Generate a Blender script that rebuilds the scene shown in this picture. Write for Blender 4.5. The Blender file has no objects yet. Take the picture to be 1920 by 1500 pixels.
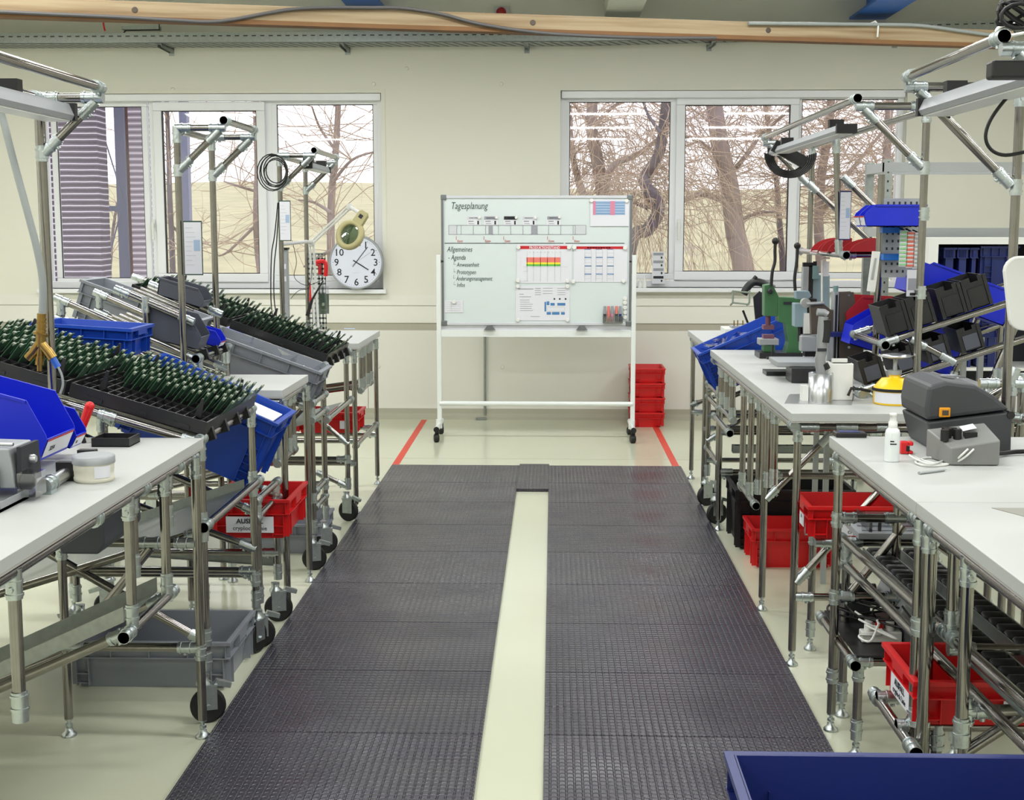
import bpy, math, random
from mathutils import Vector, Matrix, Euler
random.seed(7)
R=math.radians; PI=math.pi
C=bpy.context.scene.collection
SC=bpy.context.scene
# ------------------------------------------------------------ camera model (1920x1500 frame)
FL=2500.0; H=1.67
PT=math.atan(324/2500); YW=math.atan(77*math.cos(PT)/2500)
cp,sp,cy_,sy_=math.cos(PT),math.sin(PT),math.cos(YW),math.sin(YW)
_f=Vector((-sy_*cp,cy_*cp,-sp)); _r=Vector((cy_,sy_,0)); _u=Vector((-sy_*sp,cy_*sp,cp))
def ray(px,py): return _f+_r*((px-960)/FL)+_u*((750-py)/FL)
def W(px,py,Y): d=ray(px,py); t=Y/d.y; return Vector((d.x*t,Y,H+d.z*t))      # point measured on the plane y=Y
def X(px,py,x): d=ray(px,py); t=x/d.x; return Vector((x,d.y*t,H+d.z*t))
def G(px,py,z=0.0): d=ray(px,py); t=(z-H)/d.z; return Vector((d.x*t,d.y*t,z))
cam=bpy.data.cameras.new('camera'); co=bpy.data.objects.new('camera',cam); C.objects.link(co)
cam.sensor_width=36; cam.sensor_fit='HORIZONTAL'; cam.lens=36*FL/1920; cam.clip_start=.05; cam.clip_end=500
co.location=(0,0,H); co.rotation_euler=(PI/2-PT,0,YW); SC.camera=co

# ------------------------------------------------------------ materials
def lin(c):
    return tuple(((v/255)/12.92 if v/255<=.04045 else (((v/255)+.055)/1.055)**2.4) for v in c)+(1,)
M={}
def mat(n,rgb,rough=.5,metal=0,var=.06,scale=8,bump=0,bscale=60,coat=0,emis=0,spec=.5):
    m=bpy.data.materials.new(n); m.use_nodes=True; nt=m.node_tree; b=nt.nodes['Principled BSDF']
    c=lin(rgb); b.inputs['Roughness'].default_value=rough; b.inputs['Metallic'].default_value=metal
    b.inputs['Specular IOR Level'].default_value=spec
    tc=nt.nodes.new('ShaderNodeTexCoord')
    nz=nt.nodes.new('ShaderNodeTexNoise'); nz.inputs['Scale'].default_value=scale; nz.inputs['Detail'].default_value=3
    nt.links.new(tc.outputs['Object'],nz.inputs['Vector'])
    mx=nt.nodes.new('ShaderNodeMix'); mx.data_type='RGBA'
    mx.inputs[6].default_value=tuple(v*(1-var) for v in c[:3])+(1,); mx.inputs[7].default_value=tuple(min(1,v*(1+var)) for v in c[:3])+(1,)
    nt.links.new(nz.outputs['Fac'],mx.inputs[0]); nt.links.new(mx.outputs[2],b.inputs['Base Color'])
    if bump:
        n2=nt.nodes.new('ShaderNodeTexNoise'); n2.inputs['Scale'].default_value=bscale; n2.inputs['Detail'].default_value=4
        nt.links.new(tc.outputs['Object'],n2.inputs['Vector'])
        bp=nt.nodes.new('ShaderNodeBump'); bp.inputs['Strength'].default_value=bump; bp.inputs['Distance'].default_value=.01
        nt.links.new(n2.outputs['Fac'],bp.inputs['Height']); nt.links.new(bp.outputs['Normal'],b.inputs['Normal'])
    if coat: b.inputs['Coat Weight'].default_value=coat; b.inputs['Coat Roughness'].default_value=.08
    if emis: b.inputs['Emission Color'].default_value=c; b.inputs['Emission Strength'].default_value=emis
    M[n]=m; return m
mat('floor_epoxy',(204,207,184),.16,var=.03,scale=1.2,bump=.02,bscale=3,spec=.5)
mat('wall_paint',(226,225,213),.8,var=.015,scale=2,bump=.06,bscale=90)
mat('wall_panel',(228,227,219),.6,var=.012,scale=2)
mat('skirting',(170,168,150),.6,var=.03)
mat('seam',(176,172,156),.6)
mat('ceiling_paint',(205,206,200),.8)
mat('window_pvc',(232,234,238),.35,var=.01)
mat('gasket',(30,30,34),.6)
mat('steel',(146,143,139),.17,1,var=.15,scale=30)
mat('zinc',(190,198,200),.3,1,var=.18,scale=60,bump=.1,bscale=150)
mat('galvanised',(160,166,164),.42,1,var=.2,scale=40)
mat('slot_dark',(50,50,50),.7)
mat('alu',(200,202,204),.3,1,var=.05)
mat('alu_matt',(162,166,170),.45,.4,var=.05)
mat('black_plastic',(26,26,28),.42,var=.1,scale=30)
mat('tray_black',(30,30,32),.38,var=.15,scale=30)
mat('cap_black',(14,14,15),.5)
mat('rubber',(22,22,24),.6)
mat('worktop',(184,187,184),.42,var=.012,scale=4,bump=.01,bscale=200)
mat('worktop_edge',(176,173,168),.5)
mat('crate_grey',(132,137,146),.45,var=.03)
mat('crate_grey_dark',(72,76,88),.45,var=.04)
mat('crate_blue',(16,66,170),.38,var=.06)
mat('crate_navy',(18,34,98),.42,var=.05)
mat('bin_blue',(20,40,200),.35,var=.04)
mat('crate_red',(206,20,26),.38,var=.04)
mat('bin_red',(165,26,34),.4,var=.04)
mat('crate_black',(18,18,21),.45)
mat('red_plastic',(214,24,30),.35)
mat('red_tape',(214,72,56),.5,var=.05)
mat('yellow_plastic',(244,200,16),.35,var=.02)
mat('orange_plastic',(240,160,20),.4)
mat('paper',(218,219,226),.7,var=.01)
mat('paper_warm',(214,212,196),.7,var=.01)
mat('paper_print',(150,152,160),.7)
mat('ink',(40,42,48),.7)
mat('ink_green',(38,70,60),.7)
mat('ink_red',(190,70,60),.7)
mat('print_red',(190,30,38),.7)
mat('print_salmon',(226,120,110),.7)
mat('print_yellow',(236,220,60),.7)
mat('print_green',(90,180,70),.7)
mat('print_blue',(72,124,176),.7)
mat('print_pink',(206,132,158),.7)
mat('print_lblue',(160,182,208),.7)
mat('print_grey',(200,203,208),.7)
mat('board_white',(208,218,218),.22,var=.01)
mat('board_frame',(120,124,126),.4,.6)
mat('white_metal',(222,227,225),.3,var=.01)
mat('white_plastic',(222,223,219),.35,var=.01)
mat('clock_face',(220,224,240),.4,var=.01)
mat('pcb',(62,96,72),.38,var=.4,scale=40)
mat('pcb_bright',(28,110,62),.35,var=.3,scale=60)
mat('connector',(134,144,126),.5,var=.1)
mat('brass',(158,128,72),.3,1,var=.1)
mat('air_hose',(150,156,154),.4,var=.06)
mat('blue_plastic',(30,90,190),.35)
mat('lbox_blue',(20,110,200),.35)
mat('press_green',(64,112,72),.45,var=.08,scale=20)
mat('press_blue',(140,162,172),.4,.1,var=.08,scale=20)
mat('brown_plate',(88,78,68),.45,.3,var=.15,scale=10)
mat('purple_pad',(112,70,90),.5)
mat('dark_steel',(64,64,66),.35,.8,var=.1)
mat('lamp_cream',(176,168,122),.5,var=.05)
mat('lamp_grey',(205,205,205),.4)
mat('printer_grey',(62,64,68),.5,var=.03)
mat('wood',(206,172,116),.65,var=.1,scale=3)
mat('wood_dark',(128,92,58),.75,var=.3,scale=6)
mat('control_grey',(128,129,127),.45)
mat('inlay_grey',(146,145,136),.45)
mat('bottle_white',(226,231,231),.4)
mat('cable_grey',(92,90,90),.5)
mat('beam_blue',(44,104,196),.4,var=.03)
mat('beam_white',(214,216,204),.6)
mat('amber',(236,170,40),.4)
mat('plastic_film',(200,205,215),.2,var=.1)
mat('teal_metal',(120,150,150),.4,.2)
mat('grass',(176,168,134),.9,var=.35,scale=1.1)
mat('hill_far',(186,140,128),.9)
mat('bark',(150,134,132),.9,var=.25,scale=6)
mat('bark_dark',(112,102,110),.9,var=.3,scale=6)
mat('twig',(184,162,146),.9,var=.3,scale=3)
mat('ext_column',(124,128,160),.5)
mat('ext_brown',(110,70,74),.7)
mat('snow_path',(232,230,232),.9)
mat('shelf_grey',(168,172,174),.45,.5)
mat('screw_grey',(150,153,155),.35,.3)
mat('strip_green',(150,200,150),.5); mat('strip_red',(214,110,90),.5); mat('strip_grey',(170,170,168),.5)
# brushed wood grain for the beam
def wood():
    m=M['wood']; nt=m.node_tree; b=nt.nodes['Principled BSDF']
    tc=nt.nodes.new('ShaderNodeTexCoord'); mp=nt.nodes.new('ShaderNodeMapping'); mp.inputs['Scale'].default_value=(1.2,30,30)
    nz=nt.nodes.new('ShaderNodeTexNoise'); nz.inputs['Scale'].default_value=1.5; nz.inputs['Detail'].default_value=5
    cr=nt.nodes.new('ShaderNodeValToRGB'); cr.color_ramp.elements[0].position=.3; cr.color_ramp.elements[1].position=.62
    cr.color_ramp.elements[0].color=lin((132,106,74)); cr.color_ramp.elements[1].color=lin((172,153,122))
    L=nt.links.new; L(tc.outputs['Object'],mp.inputs[0]); L(mp.outputs[0],nz.inputs['Vector']); L(nz.outputs['Fac'],cr.inputs[0]); L(cr.outputs[0],b.inputs['Base Color'])
wood()
# studded rubber matting: small raised pads in rows
def rubber_mat():
    m=mat('mat_rubber',(62,60,70),.27,var=.12,scale=3); nt=m.node_tree; b=nt.nodes['Principled BSDF']; L=nt.links.new  # slight purple in the base colour stands in for reflected window sheen
    tc=nt.nodes.new('ShaderNodeTexCoord'); sx=nt.nodes.new('ShaderNodeSeparateXYZ'); L(tc.outputs['Object'],sx.inputs[0])
    def mth(op,a,bv=None,c=None):
        n=nt.nodes.new('ShaderNodeMath'); n.operation=op
        for i,v in enumerate((a,bv,c)):
            if v is None: continue
            if hasattr(v,'links'): L(v,n.inputs[i])
            else: n.inputs[i].default_value=v
        return n.outputs[0]
    fx=mth('ABSOLUTE',mth('SUBTRACT',mth('FRACT',mth('MULTIPLY',sx.outputs[0],1/.0245)),.5))
    fy=mth('FRACT',mth('MULTIPLY',sx.outputs[1],1/.028))
    dx=mth('MULTIPLY',fx,1.0); gx=mth('SMOOTH_MIN',mth('MULTIPLY',mth('SUBTRACT',.46,dx),8.0),1.0,.1)
    curve=mth('ADD',fy,mth('MULTIPLY',mth('MULTIPLY',fx,fx),1.2))
    wy=mth('PINGPONG',curve,.5)
    gy=mth('SMOOTH_MIN',mth('MULTIPLY',wy,5.0),1.0,.1)
    hgt=mth('MULTIPLY',mth('MAXIMUM',gx,0.0),mth('MAXIMUM',gy,0.0))
    nz=nt.nodes.new('ShaderNodeTexNoise'); nz.inputs['Scale'].default_value=1.6; nz.inputs['Detail'].default_value=1.5; L(tc.outputs['Object'],nz.inputs['Vector'])
    bp=nt.nodes.new('ShaderNodeBump'); bp.inputs['Strength'].default_value=.85; bp.inputs['Distance'].default_value=.005; L(hgt,bp.inputs['Height'])
    b2=nt.nodes.new('ShaderNodeBump'); b2.inputs['Strength'].default_value=.8; b2.inputs['Distance'].default_value=.06; L(nz.outputs['Fac'],b2.inputs['Height']); L(b2.outputs['Normal'],bp.inputs['Normal'])
    L(bp.outputs['Normal'],b.inputs['Normal'])
rubber_mat()
# slatted timber cladding outdoors
def slats(nm,k1,k2):
    m=mat(nm,(120,108,126),.8,var=.2,scale=2); nt=m.node_tree; b=nt.nodes['Principled BSDF']; L=nt.links.new
    tc=nt.nodes.new('ShaderNodeTexCoord'); wv=nt.nodes.new('ShaderNodeTexWave'); wv.bands_direction='Z'; wv.inputs['Scale'].default_value=5.2; wv.inputs['Distortion'].default_value=.8; wv.inputs['Detail'].default_value=3; wv.inputs['Detail Scale'].default_value=.6
    L(tc.outputs['Object'],wv.inputs['Vector']); cr=nt.nodes.new('ShaderNodeValToRGB')
    cr.color_ramp.elements[0].position=.0; cr.color_ramp.elements[0].color=lin(k1); cr.color_ramp.elements[1].position=.9; cr.color_ramp.elements[1].color=lin(k2)
    e=cr.color_ramp.elements.new(.97); e.color=lin((225,220,235)); L(wv.outputs['Fac'],cr.inputs[0]); L(cr.outputs[0],b.inputs['Base Color'])
slats('timber_slats',(84,74,92),(120,108,130)); slats('timber_pale',(120,108,128),(176,164,184))
def clear(n,gl=.12,tint=(1,1,1),rough=.02):
    m=bpy.data.materials.new(n); m.use_nodes=True; nt=m.node_tree; nt.nodes.remove(nt.nodes['Principled BSDF']); o=nt.nodes['Material Output']
    t=nt.nodes.new('ShaderNodeBsdfTransparent'); t.inputs[0].default_value=tint+(1,)
    g=nt.nodes.new('ShaderNodeBsdfGlossy'); g.inputs['Roughness'].default_value=rough; x=nt.nodes.new('ShaderNodeMixShader')
    fr=nt.nodes.new('ShaderNodeFresnel'); fr.inputs[0].default_value=1.5; ad=nt.nodes.new('ShaderNodeMath'); ad.operation='MULTIPLY_ADD'; ad.inputs[1].default_value=1.3; ad.inputs[2].default_value=gl-.05
    nt.links.new(fr.outputs[0],ad.inputs[0]); nt.links.new(ad.outputs[0],x.inputs[0]); nt.links.new(t.outputs[0],x.inputs[1]); nt.links.new(g.outputs[0],x.inputs[2]); nt.links.new(x.outputs[0],o.inputs[0]); M[n]=m
clear('window_glass',.06); clear('clear_plastic',.2,(.93,.94,.96),.1); clear('lens_glass',.25,(.8,.95,.88)); clear('bottle_plastic',.35,(.93,.93,.93),.35); clear('bag_film',.28,(.88,.9,.95),.2)
mat('lamp_glow',(255,252,244),.5,emis=1.0)

# ------------------------------------------------------------ mesh builder
class MB:
    def __init__(s): s.v=[]; s.f=[]; s.s=[]
    def add(s,v,f,sm=False):
        o=len(s.v); s.v+=[Vector(p) for p in v]; s.f+=[tuple(i+o for i in q) for q in f]; s.s+=[sm]*len(f); return s
    def b(s,x0,x1,y0,y1,z0,z1):
        return s.add([(x,y,z) for x in(x0,x1) for y in(y0,y1) for z in(z0,z1)],[(0,1,3,2),(4,6,7,5),(0,4,5,1),(2,3,7,6),(0,2,6,4),(1,5,7,3)])
    def c(s,cx,cy,cz,sx,sy,sz,rot=None):
        m=MB().b(-sx/2,sx/2,-sy/2,sy/2,-sz/2,sz/2)
        if rot: m.xf(Euler(rot).to_matrix().to_4x4())
        m.xf(Matrix.Translation((cx,cy,cz))); return s.add(m.v,m.f)
    def join(s,o): o2=len(s.v); s.v+=o.v; s.f+=[tuple(i+o2 for i in q) for q in o.f]; s.s+=o.s; return s
    def xf(s,m): s.v=[m@p for p in s.v]; return s
    def t(s,p,q,r,n=12,r2=None,cap=True):
        p=Vector(p);q=Vector(q);d=(q-p).normalized(); a=Vector((0,0,1)) if abs(d.z)<.9 else Vector((1,0,0))
        u=d.cross(a).normalized(); w=d.cross(u); r2=r if r2 is None else r2
        v=[]
        for c,rr in((p,r),(q,r2)):
            for i in range(n):
                an=2*PI*i/n; v.append(c+(u*math.cos(an)+w*math.sin(an))*rr)
        s.add(v,[(i,(i+1)%n,n+(i+1)%n,n+i) for i in range(n)],True)
        if cap: s.add(v[:n],[tuple(range(n))[::-1]]); s.add(v[n:],[tuple(range(n))])
        return s
    def line(s,pts,r,n=6,r2=None,sub=0):
        pts=[Vector(p) for p in pts]
        if sub:
            q=[]
            P=[pts[0]]+pts+[pts[-1]]
            for i in range(1,len(P)-2):
                for k in range(sub):
                    t=k/sub; a,b,c,d=P[i-1],P[i],P[i+1],P[i+2]
                    q.append(.5*((2*b)+(c-a)*t+(2*a-5*b+4*c-d)*t*t+(3*b-a-3*c+d)*t**3))
            q.append(pts[-1]); pts=q
        N=len(pts); v=[]; u=None
        for i,p in enumerate(pts):
            d=(pts[min(i+1,N-1)]-pts[max(i-1,0)])
            d=d.normalized() if d.length>1e-9 else Vector((0,0,1))
            if u is None:
                a=Vector((0,0,1)) if abs(d.z)<.9 else Vector((1,0,0)); u=d.cross(a).normalized()
            else:
                u=(u-d*u.dot(d)); u=u.normalized() if u.length>1e-6 else d.orthogonal().normalized()
            w=d.cross(u); rr=r if r2 is None else r+(r2-r)*i/(N-1)
            for k in range(n):
                an=2*PI*k/n; v.append(p+(u*math.cos(an)+w*math.sin(an))*rr)
        s.add(v,[(i*n+k,i*n+(k+1)%n,(i+1)*n+(k+1)%n,(i+1)*n+k) for i in range(N-1) for k in range(n)],True)
        s.add(v[:n],[tuple(range(n))[::-1]]); s.add(v[-n:],[tuple(range(n))]); return s
    def prism(s,pts,ax,a,b):
        def mk(p,h): return {'x':(h,p[0],p[1]),'y':(p[0],h,p[1]),'z':(p[0],p[1],h)}[ax]
        n=len(pts); return s.add([mk(p,a) for p in pts]+[mk(p,b) for p in pts],[tuple(range(n))[::-1],tuple(range(n,2*n))]+[(i,(i+1)%n,n+(i+1)%n,n+i) for i in range(n)])
    def lathe(s,prof,c=(0,0,0),n=24,ax=(0,0,1)):
        q=Vector((0,0,1)).rotation_difference(Vector(ax)).to_matrix().to_4x4(); v=[]
        for r,z in prof:
            for i in range(n): v.append(Vector(c)+q@Vector((r*math.cos(2*PI*i/n),r*math.sin(2*PI*i/n),z)))
        s.add(v,[(j*n+i,j*n+(i+1)%n,(j+1)*n+(i+1)%n,(j+1)*n+i) for j in range(len(prof)-1) for i in range(n)],True)
        s.add(v[:n],[tuple(range(n))[::-1]]); s.add(v[-n:],[tuple(range(n))]); return s
    def sph(s,c,r,n=12,sc=(1,1,1)):
        pr=[(max(1e-4,r*math.sin(PI*i/8)),-r*math.cos(PI*i/8)) for i in range(9)]
        m=MB().lathe(pr,(0,0,0),n); m.v=[Vector((p.x*sc[0],p.y*sc[1],p.z*sc[2]))+Vector(c) for p in m.v]; return s.join(m)
def mesh(n,mb,m,off=Vector((0,0,0))):
    me=bpy.data.meshes.new(n); me.from_pydata([tuple(p-off) for p in mb.v],[],mb.f); me.update()
    me.polygons.foreach_set('use_smooth',mb.s)
    if isinstance(m,str): m=M[m]
    me.materials.append(m)
    import bmesh
    bm=bmesh.new(); bm.from_mesh(me); bmesh.ops.recalc_face_normals(bm,faces=bm.faces); bm.to_mesh(me); bm.free()
    return me
def obj(n,mb,m,parent=None,off=None,label=None,bevel=0):
    if off is None: off=Vector(parent.get('_o',(0,0,0))) if parent else Vector((0,0,0))
    o=bpy.data.objects.new(n,mesh(n,mb,m,off)); C.objects.link(o)
    if parent: o.parent=parent; 
    if bevel:
        bv=o.modifiers.new('bevel','BEVEL'); bv.width=bevel; bv.segments=2; bv.limit_method='ANGLE'
    if label: o['label']=label
    OFF[o.name]=off
    return o
OFF={}
class T:                                    # a thing: Empty at its base; parts share its frame
    def __init__(s,name,label,cat,loc=(0,0,0),rot=(0,0,0),group=None,world=False):
        o=bpy.data.objects.new(name,None); C.objects.link(o); o.location=loc; o.rotation_euler=rot; o.empty_display_size=.05
        o['label']=label; o['category']=cat
        if group: o['group']=group
        s.o=o; s.off=Vector(loc) if world else Vector((0,0,0))
    def p(s,name,mb,m,parent=None,label=None,bevel=0): return obj(name,mb,m,parent or s.o,s.off,label,bevel)
    def pipe(s,a,b,name='pipe',j=(1,1),r=.0145,cap=0,m='steel'):
        a=Vector(a);b=Vector(b); s.p(name,MB().t(a,b,r,14),m)
        d=(b-a).normalized()
        for k,(e,g) in enumerate(((a,d),(b,-d))):
            if j[k]:
                jm=MB().t(e-g*.006,e+g*.062,r+.0035,12); jm.t(e+g*.02,e+g*.026,r+.006,12); jm.t(e+g*.05,e+g*.055,r+.006,12)
                sd=g.cross(Vector((0,0,1))); sd=sd.normalized() if sd.length>.1 else Vector((1,0,0))
                up=g.cross(sd)
                c=e+g*.038+up*(r+.002); jm.t(c,c+up*.008,.007,6)
                s.p('pipe_joint',jm,'zinc')
        for k in (1,2):
            if cap&k:
                e,g=((a,-d),(b,d))[k-1]; s.p('end_cap',MB().t(e,e+g*.006,r+.002,14),'cap_black')
        return s
    def clamp(s,c,ax=(0,0,1),r=.0145,L=.05,side=None):
        c=Vector(c);ax=Vector(ax).normalized(); m=MB().t(c-ax*L/2,c+ax*L/2,r+.004,12); m.t(c-ax*L*.3,c-ax*L*.18,r+.007,12); m.t(c+ax*L*.18,c+ax*L*.3,r+.007,12)
        s.p('pipe_joint',m,'zinc'); return s
    def foot(s,x,y):
        m=MB().t((x,y,.012),(x,y,.06),.006,10); m.lathe([(.024,0.001),(.024,.008),(.014,.016),(.011,.028)],(x,y,0),16); m.lathe([(.012,.034),(.012,.042)],(x,y,0),6); m.t((x,y,.055),(x,y,.085),.013,12)
        s.p('foot',m,'zinc')
    def leg(s,x,y,z,name='leg'):
        s.pipe((x,y,.06),(x,y,z),name,(0,1)); s.foot(x,y)
    def caster(s,x,y,ang=0,r=.06,zt=None):
        q=Matrix.Translation((x,y,0))@Matrix.Rotation(ang,4,'Z')
        f=MB(); f.b(-.03,.03,-.018,-.014,r*.8,2*r+.012).b(-.03,.03,.014,.018,r*.8,2*r+.012); f.b(-.032,.034,-.02,.02,2*r+.008,2*r+.014)
        f.t((0,-.024,r),(0,.024,r),.008,8); f.lathe([(.026,2*r+.014),(.026,2*r+.022),(.016,2*r+.03),(.018,2*r+.05)],(.012,0,0),16)
        f.prism([(-.02,2*r+.012),(-.075,2*r-.004),(-.08,2*r+.012),(-.03,2*r+.03)],'y',-.012,.012); f.xf(q)
        w=MB().lathe([(r-.008,-.013),(r,-.008),(r,.008),(r-.008,.013)],(0,0,r),28,(0,1,0)); w.xf(q)
        c=s.p('caster',f,'zinc'); s.p('wheel',w,'rubber',c)
def thing(name,mb,m,label,cat,group=None,bevel=0,kind=None):
    """thing that is one mesh, built in world coordinates, origin at its base"""
    xs=[p.x for p in mb.v]; ys=[p.y for p in mb.v]; zs=[p.z for p in mb.v]
    off=Vector(((min(xs)+max(xs))/2,(min(ys)+max(ys))/2,min(zs)))
    o=obj(name,mb,m,None,off,None,bevel); o.location=off
    if kind: o['kind']=kind
    if label: o['label']=label
    if cat: o['category']=cat
    if group: o['group']=group
    return o
def sub(o,name,mb,m,label=None,bevel=0):   # a part of thing(), authored in world coordinates
    return obj(name,mb,m,o,Vector(o.location) if o.parent is None else OFF[o.name],label,bevel)
def struct(name,mb,m,parent=None,bevel=0):
    o=obj(name,mb,m,parent,Vector((0,0,0)),None,bevel)
    if not parent: o['kind']='structure'
    return o
def dup(r,loc,rot=None,label=None,group=None):
    c=r.copy(); C.objects.link(c); c.location=loc
    if rot is not None: c.rotation_euler=rot
    if label: c['label']=label
    if group: c['group']=group
    def rec(a,b):
        for ch in list(a.children):
            k=ch.copy(); C.objects.link(k); k.parent=b; rec(ch,k)
    rec(r,c); return c
def text_mb(s,size,org,xd=(1,0,0),yd=(0,0,1),shear=0,ext=.0004,align='LEFT',sx=1,bold=0):
    cu=bpy.data.curves.new('t','FONT'); cu.body=s; cu.size=size; cu.shear=shear; cu.extrude=ext; cu.align_x=align; cu.resolution_u=2; cu.offset=bold
    o=bpy.data.objects.new('t',cu); C.objects.link(o); bpy.context.view_layer.update()
    me=bpy.data.meshes.new_from_object(o.evaluated_get(bpy.context.evaluated_depsgraph_get()))
    xd=Vector(xd);yd=Vector(yd);zd=xd.cross(yd); org=Vector(org)
    mb=MB(); mb.add([org+xd*(v.co.x*sx)+yd*v.co.y+zd*v.co.z for v in me.vertices],[tuple(p.vertices) for p in me.polygons])
    bpy.data.objects.remove(o); bpy.data.curves.remove(cu); bpy.data.meshes.remove(me); return mb

# ============================================================ THE ROOM
WY=11.6
XL,XR=-6.2,5.6; YB=-3.5; ZC=4.6
struct('floor',MB().b(XL-.2,XR+.2,YB-.2,WY+.2,-.1,0),'floor_epoxy')
struct('ceiling',MB().b(XL-.2,XR+.2,YB-.2,WY+.2,ZC,ZC+.1),'ceiling_paint')
struct('wall_left',MB().b(XL-.2,XL,YB,WY,0,ZC),'wall_paint'); struct('wall_right',MB().b(XR,XR+.2,YB,WY,0,ZC),'wall_paint'); struct('wall_front',MB().b(XL,XR,YB-.2,YB,0,ZC),'wall_paint')
LW=(-4.48,-1.475,1.135,2.81); RW=(.06,2.99,1.15,2.825)
mb=MB(); D=.32
for x0,x1 in((XL-.2,LW[0]),(LW[1],RW[0]),(RW[1],XR+.2)): mb.b(x0,x1,WY,WY+D,0,ZC)
for w in(LW,RW): mb.b(w[0],w[1],WY,WY+D,0,w[2]); mb.b(w[0],w[1],WY,WY+D,w[3],ZC)
struct('wall_back',mb,'wall_paint')
# lower panelling: seam line, cable channel recess, panel, skirting
za=W(690,573,WY).z; zb=W(690,605,WY).z; zc=W(690,619,WY).z; zs=W(800,765,WY).z
mb=MB().b(XL,XR,WY-.012,WY,za+.004,LW[2]-.05).b(XL,XR,WY-.012,WY,zb,za-.004); struct('trim_1',mb,'wall_panel')
struct('trim_2',MB().b(XL,XR,WY-.002,WY,zc,zb),'seam')  # shadow of the channel recess put into the strip's darker colour
mb=MB()
for a,b_ in((XL,-3.0),(-2.995,-1.62),(-1.615,-.98),(-.975,1.2),(1.205,XR)): mb.b(a,b_,WY-.02,WY,zs,zc)
struct('trim_3',mb,'wall_panel')
struct('baseboard_back',MB().prism([(WY-.03,zs),(WY,zs),(WY,0),(WY-.07,0),(WY-.045,.02),(WY-.034,.05)],'x',XL,XR),'skirting')
# round plugs left by the formwork
k=0
for px,py in((700,157),(323,167),(940,157),(942,688),(1232,686),(710,687),(762,128)):
    c=W(px,py,WY-.02); k+=1
    thing('wall_plug',MB().lathe([(.017,0),(.017,.004),(.012,.006)],(c.x,WY-(.02 if c.z<1 else 0)-.0005,c.z),18,(0,-1,0)),'wall_paint','round flush plug in the pale wall, '+['above the right end of the left window','above the middle of the left window','above the whiteboard','low behind the middle of the whiteboard stand','low above the red crate stack','low left of the whiteboard stand','below the cable tray left of centre'][k-1],'wall plug',group=None)
# windows
def window(n,w,panes,ztop,zbot):
    yf=WY+.10
    fr=MB()
    x0,x1,z0,z1=w
    fr.b(x0,x1,yf,yf+.07,z1-.055,z1); fr.b(x0,x1,yf,yf+.07,z0,z0+.06); fr.b(x0,x0+.06,yf+.001,yf+.069,z0,z1); fr.b(x1-.05,x1,yf+.001,yf+.069,z0,z1)
    f=struct('window_%d'%n,fr,'window_pvc',bevel=.004)
    for i,(a,b_,t,bo,sash) in enumerate(panes):
        A=W(a,t,yf); B=W(b_,bo,yf)
        xa,xb,zt,zb_=A.x,B.x,A.z,B.z
        t_=.075 if sash else .05
        y0=yf-.02 if sash else yf+.01
        m=MB().b(xa-t_,xb+t_,y0,yf+.06,zt,zt+t_).b(xa-t_,xb+t_,y0,yf+.06,zb_-t_,zb_).b(xa-t_,xa,y0,yf+.06,zb_,zt).b(xb,xb+t_,y0,yf+.06,zb_,zt)
        s_=struct('sash',m,'window_pvc',f,bevel=.006)
        m=MB(); e=.006
        m.b(xa,xb,y0+.012,yf+.03,zt-e,zt).b(xa,xb,y0+.012,yf+.03,zb_,zb_+e).b(xa,xa+e,y0+.012,yf+.03,zb_,zt).b(xb-e,xb,y0+.012,yf+.03,zb_,zt)
        struct('gasket',m,'gasket',s_)
        struct('pane',MB().b(xa,xb,yf+.03,yf+.036,zb_,zt),'window_glass',s_)
    # mullions fill
    m=MB()
    for i in range(len(panes)-1):
        A=W(panes[i][1],300,yf).x; B=W(panes[i+1][0],300,yf).x
        m.b(A+.03,B-.03,yf+.012,yf+.055,z0+.04,z1-.04)
    struct('mullion',m,'window_pvc',f)
    # blind housing under the lintel, reveal, sill
    struct('blind_box',MB().b(x0+.01,x1-.01,WY+.03,WY+.1,z1-.06,z1-.003),'window_pvc',f)
    struct('window_sill',MB().b(x0-.02,x1+.03,WY-.075,WY+.12,z0-.035,z0),'window_pvc',f,bevel=.004)
    m=MB().b(x0-.035,x0,WY-.004,WY+.004,z0,z1+.03).b(x1,x1+.035,WY-.004,WY+.004,z0,z1+.03).b(x0-.035,x1+.035,WY-.006,WY+.004,z1,z1+.03)
    struct('reveal_trim',m,'wall_paint',f)
    # handle on the middle sash
    hx=W(panes[1][0]-13,420,yf).x
    m=MB().b(hx-.014,hx+.014,yf-.03,yf-.02,1.66,1.74).t((hx,yf-.03,1.7),(hx,yf-.055,1.7),.009,10).b(hx-.011,hx+.011,yf-.065,yf-.05,1.56,1.71)
    struct('window_handle',m,'white_plastic',f,bevel=.003)
    return f
window(1,LW,[(103,275,200,522,0),(303,488,208,513,1),(518,703,196,517,0)],0,0)
window(2,RW,[(1068,1253,191,513,0),(1285,1474,197,509,1),(1505,1696,186,512,0)],0,0)
# ceiling beams
def beam(label,px0,px1,py,m,white):
    a=W(px0,py,WY); b_=W(px1,py,WY); z=a.z
    t=MB()
    t.b(a.x,b_.x,YB,WY,z,z+.02).b((a.x+b_.x)/2-.012,(a.x+b_.x)/2+.012,YB,WY,z+.02,z+.36).b(a.x,b_.x,YB,WY,z+.36,z+.38)
    thing('roof_beam',t,m,label,'beam')
    return a,b_
beam('blue steel roof beam above the left half of the whiteboard wall',655,722,17,'beam_blue',0)
beam('blue steel roof beam above the third pane of the right window',1592,1660,37,'beam_blue',0)
a=W(1133,33,WY); b_=W(1200,33,WY)
thing('roof_beam',MB().b(a.x,b_.x,YB,WY,a.z,a.z+.4),'beam_white','off-white boxed roof beam above the middle of the wall','beam',bevel=.01)
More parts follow.
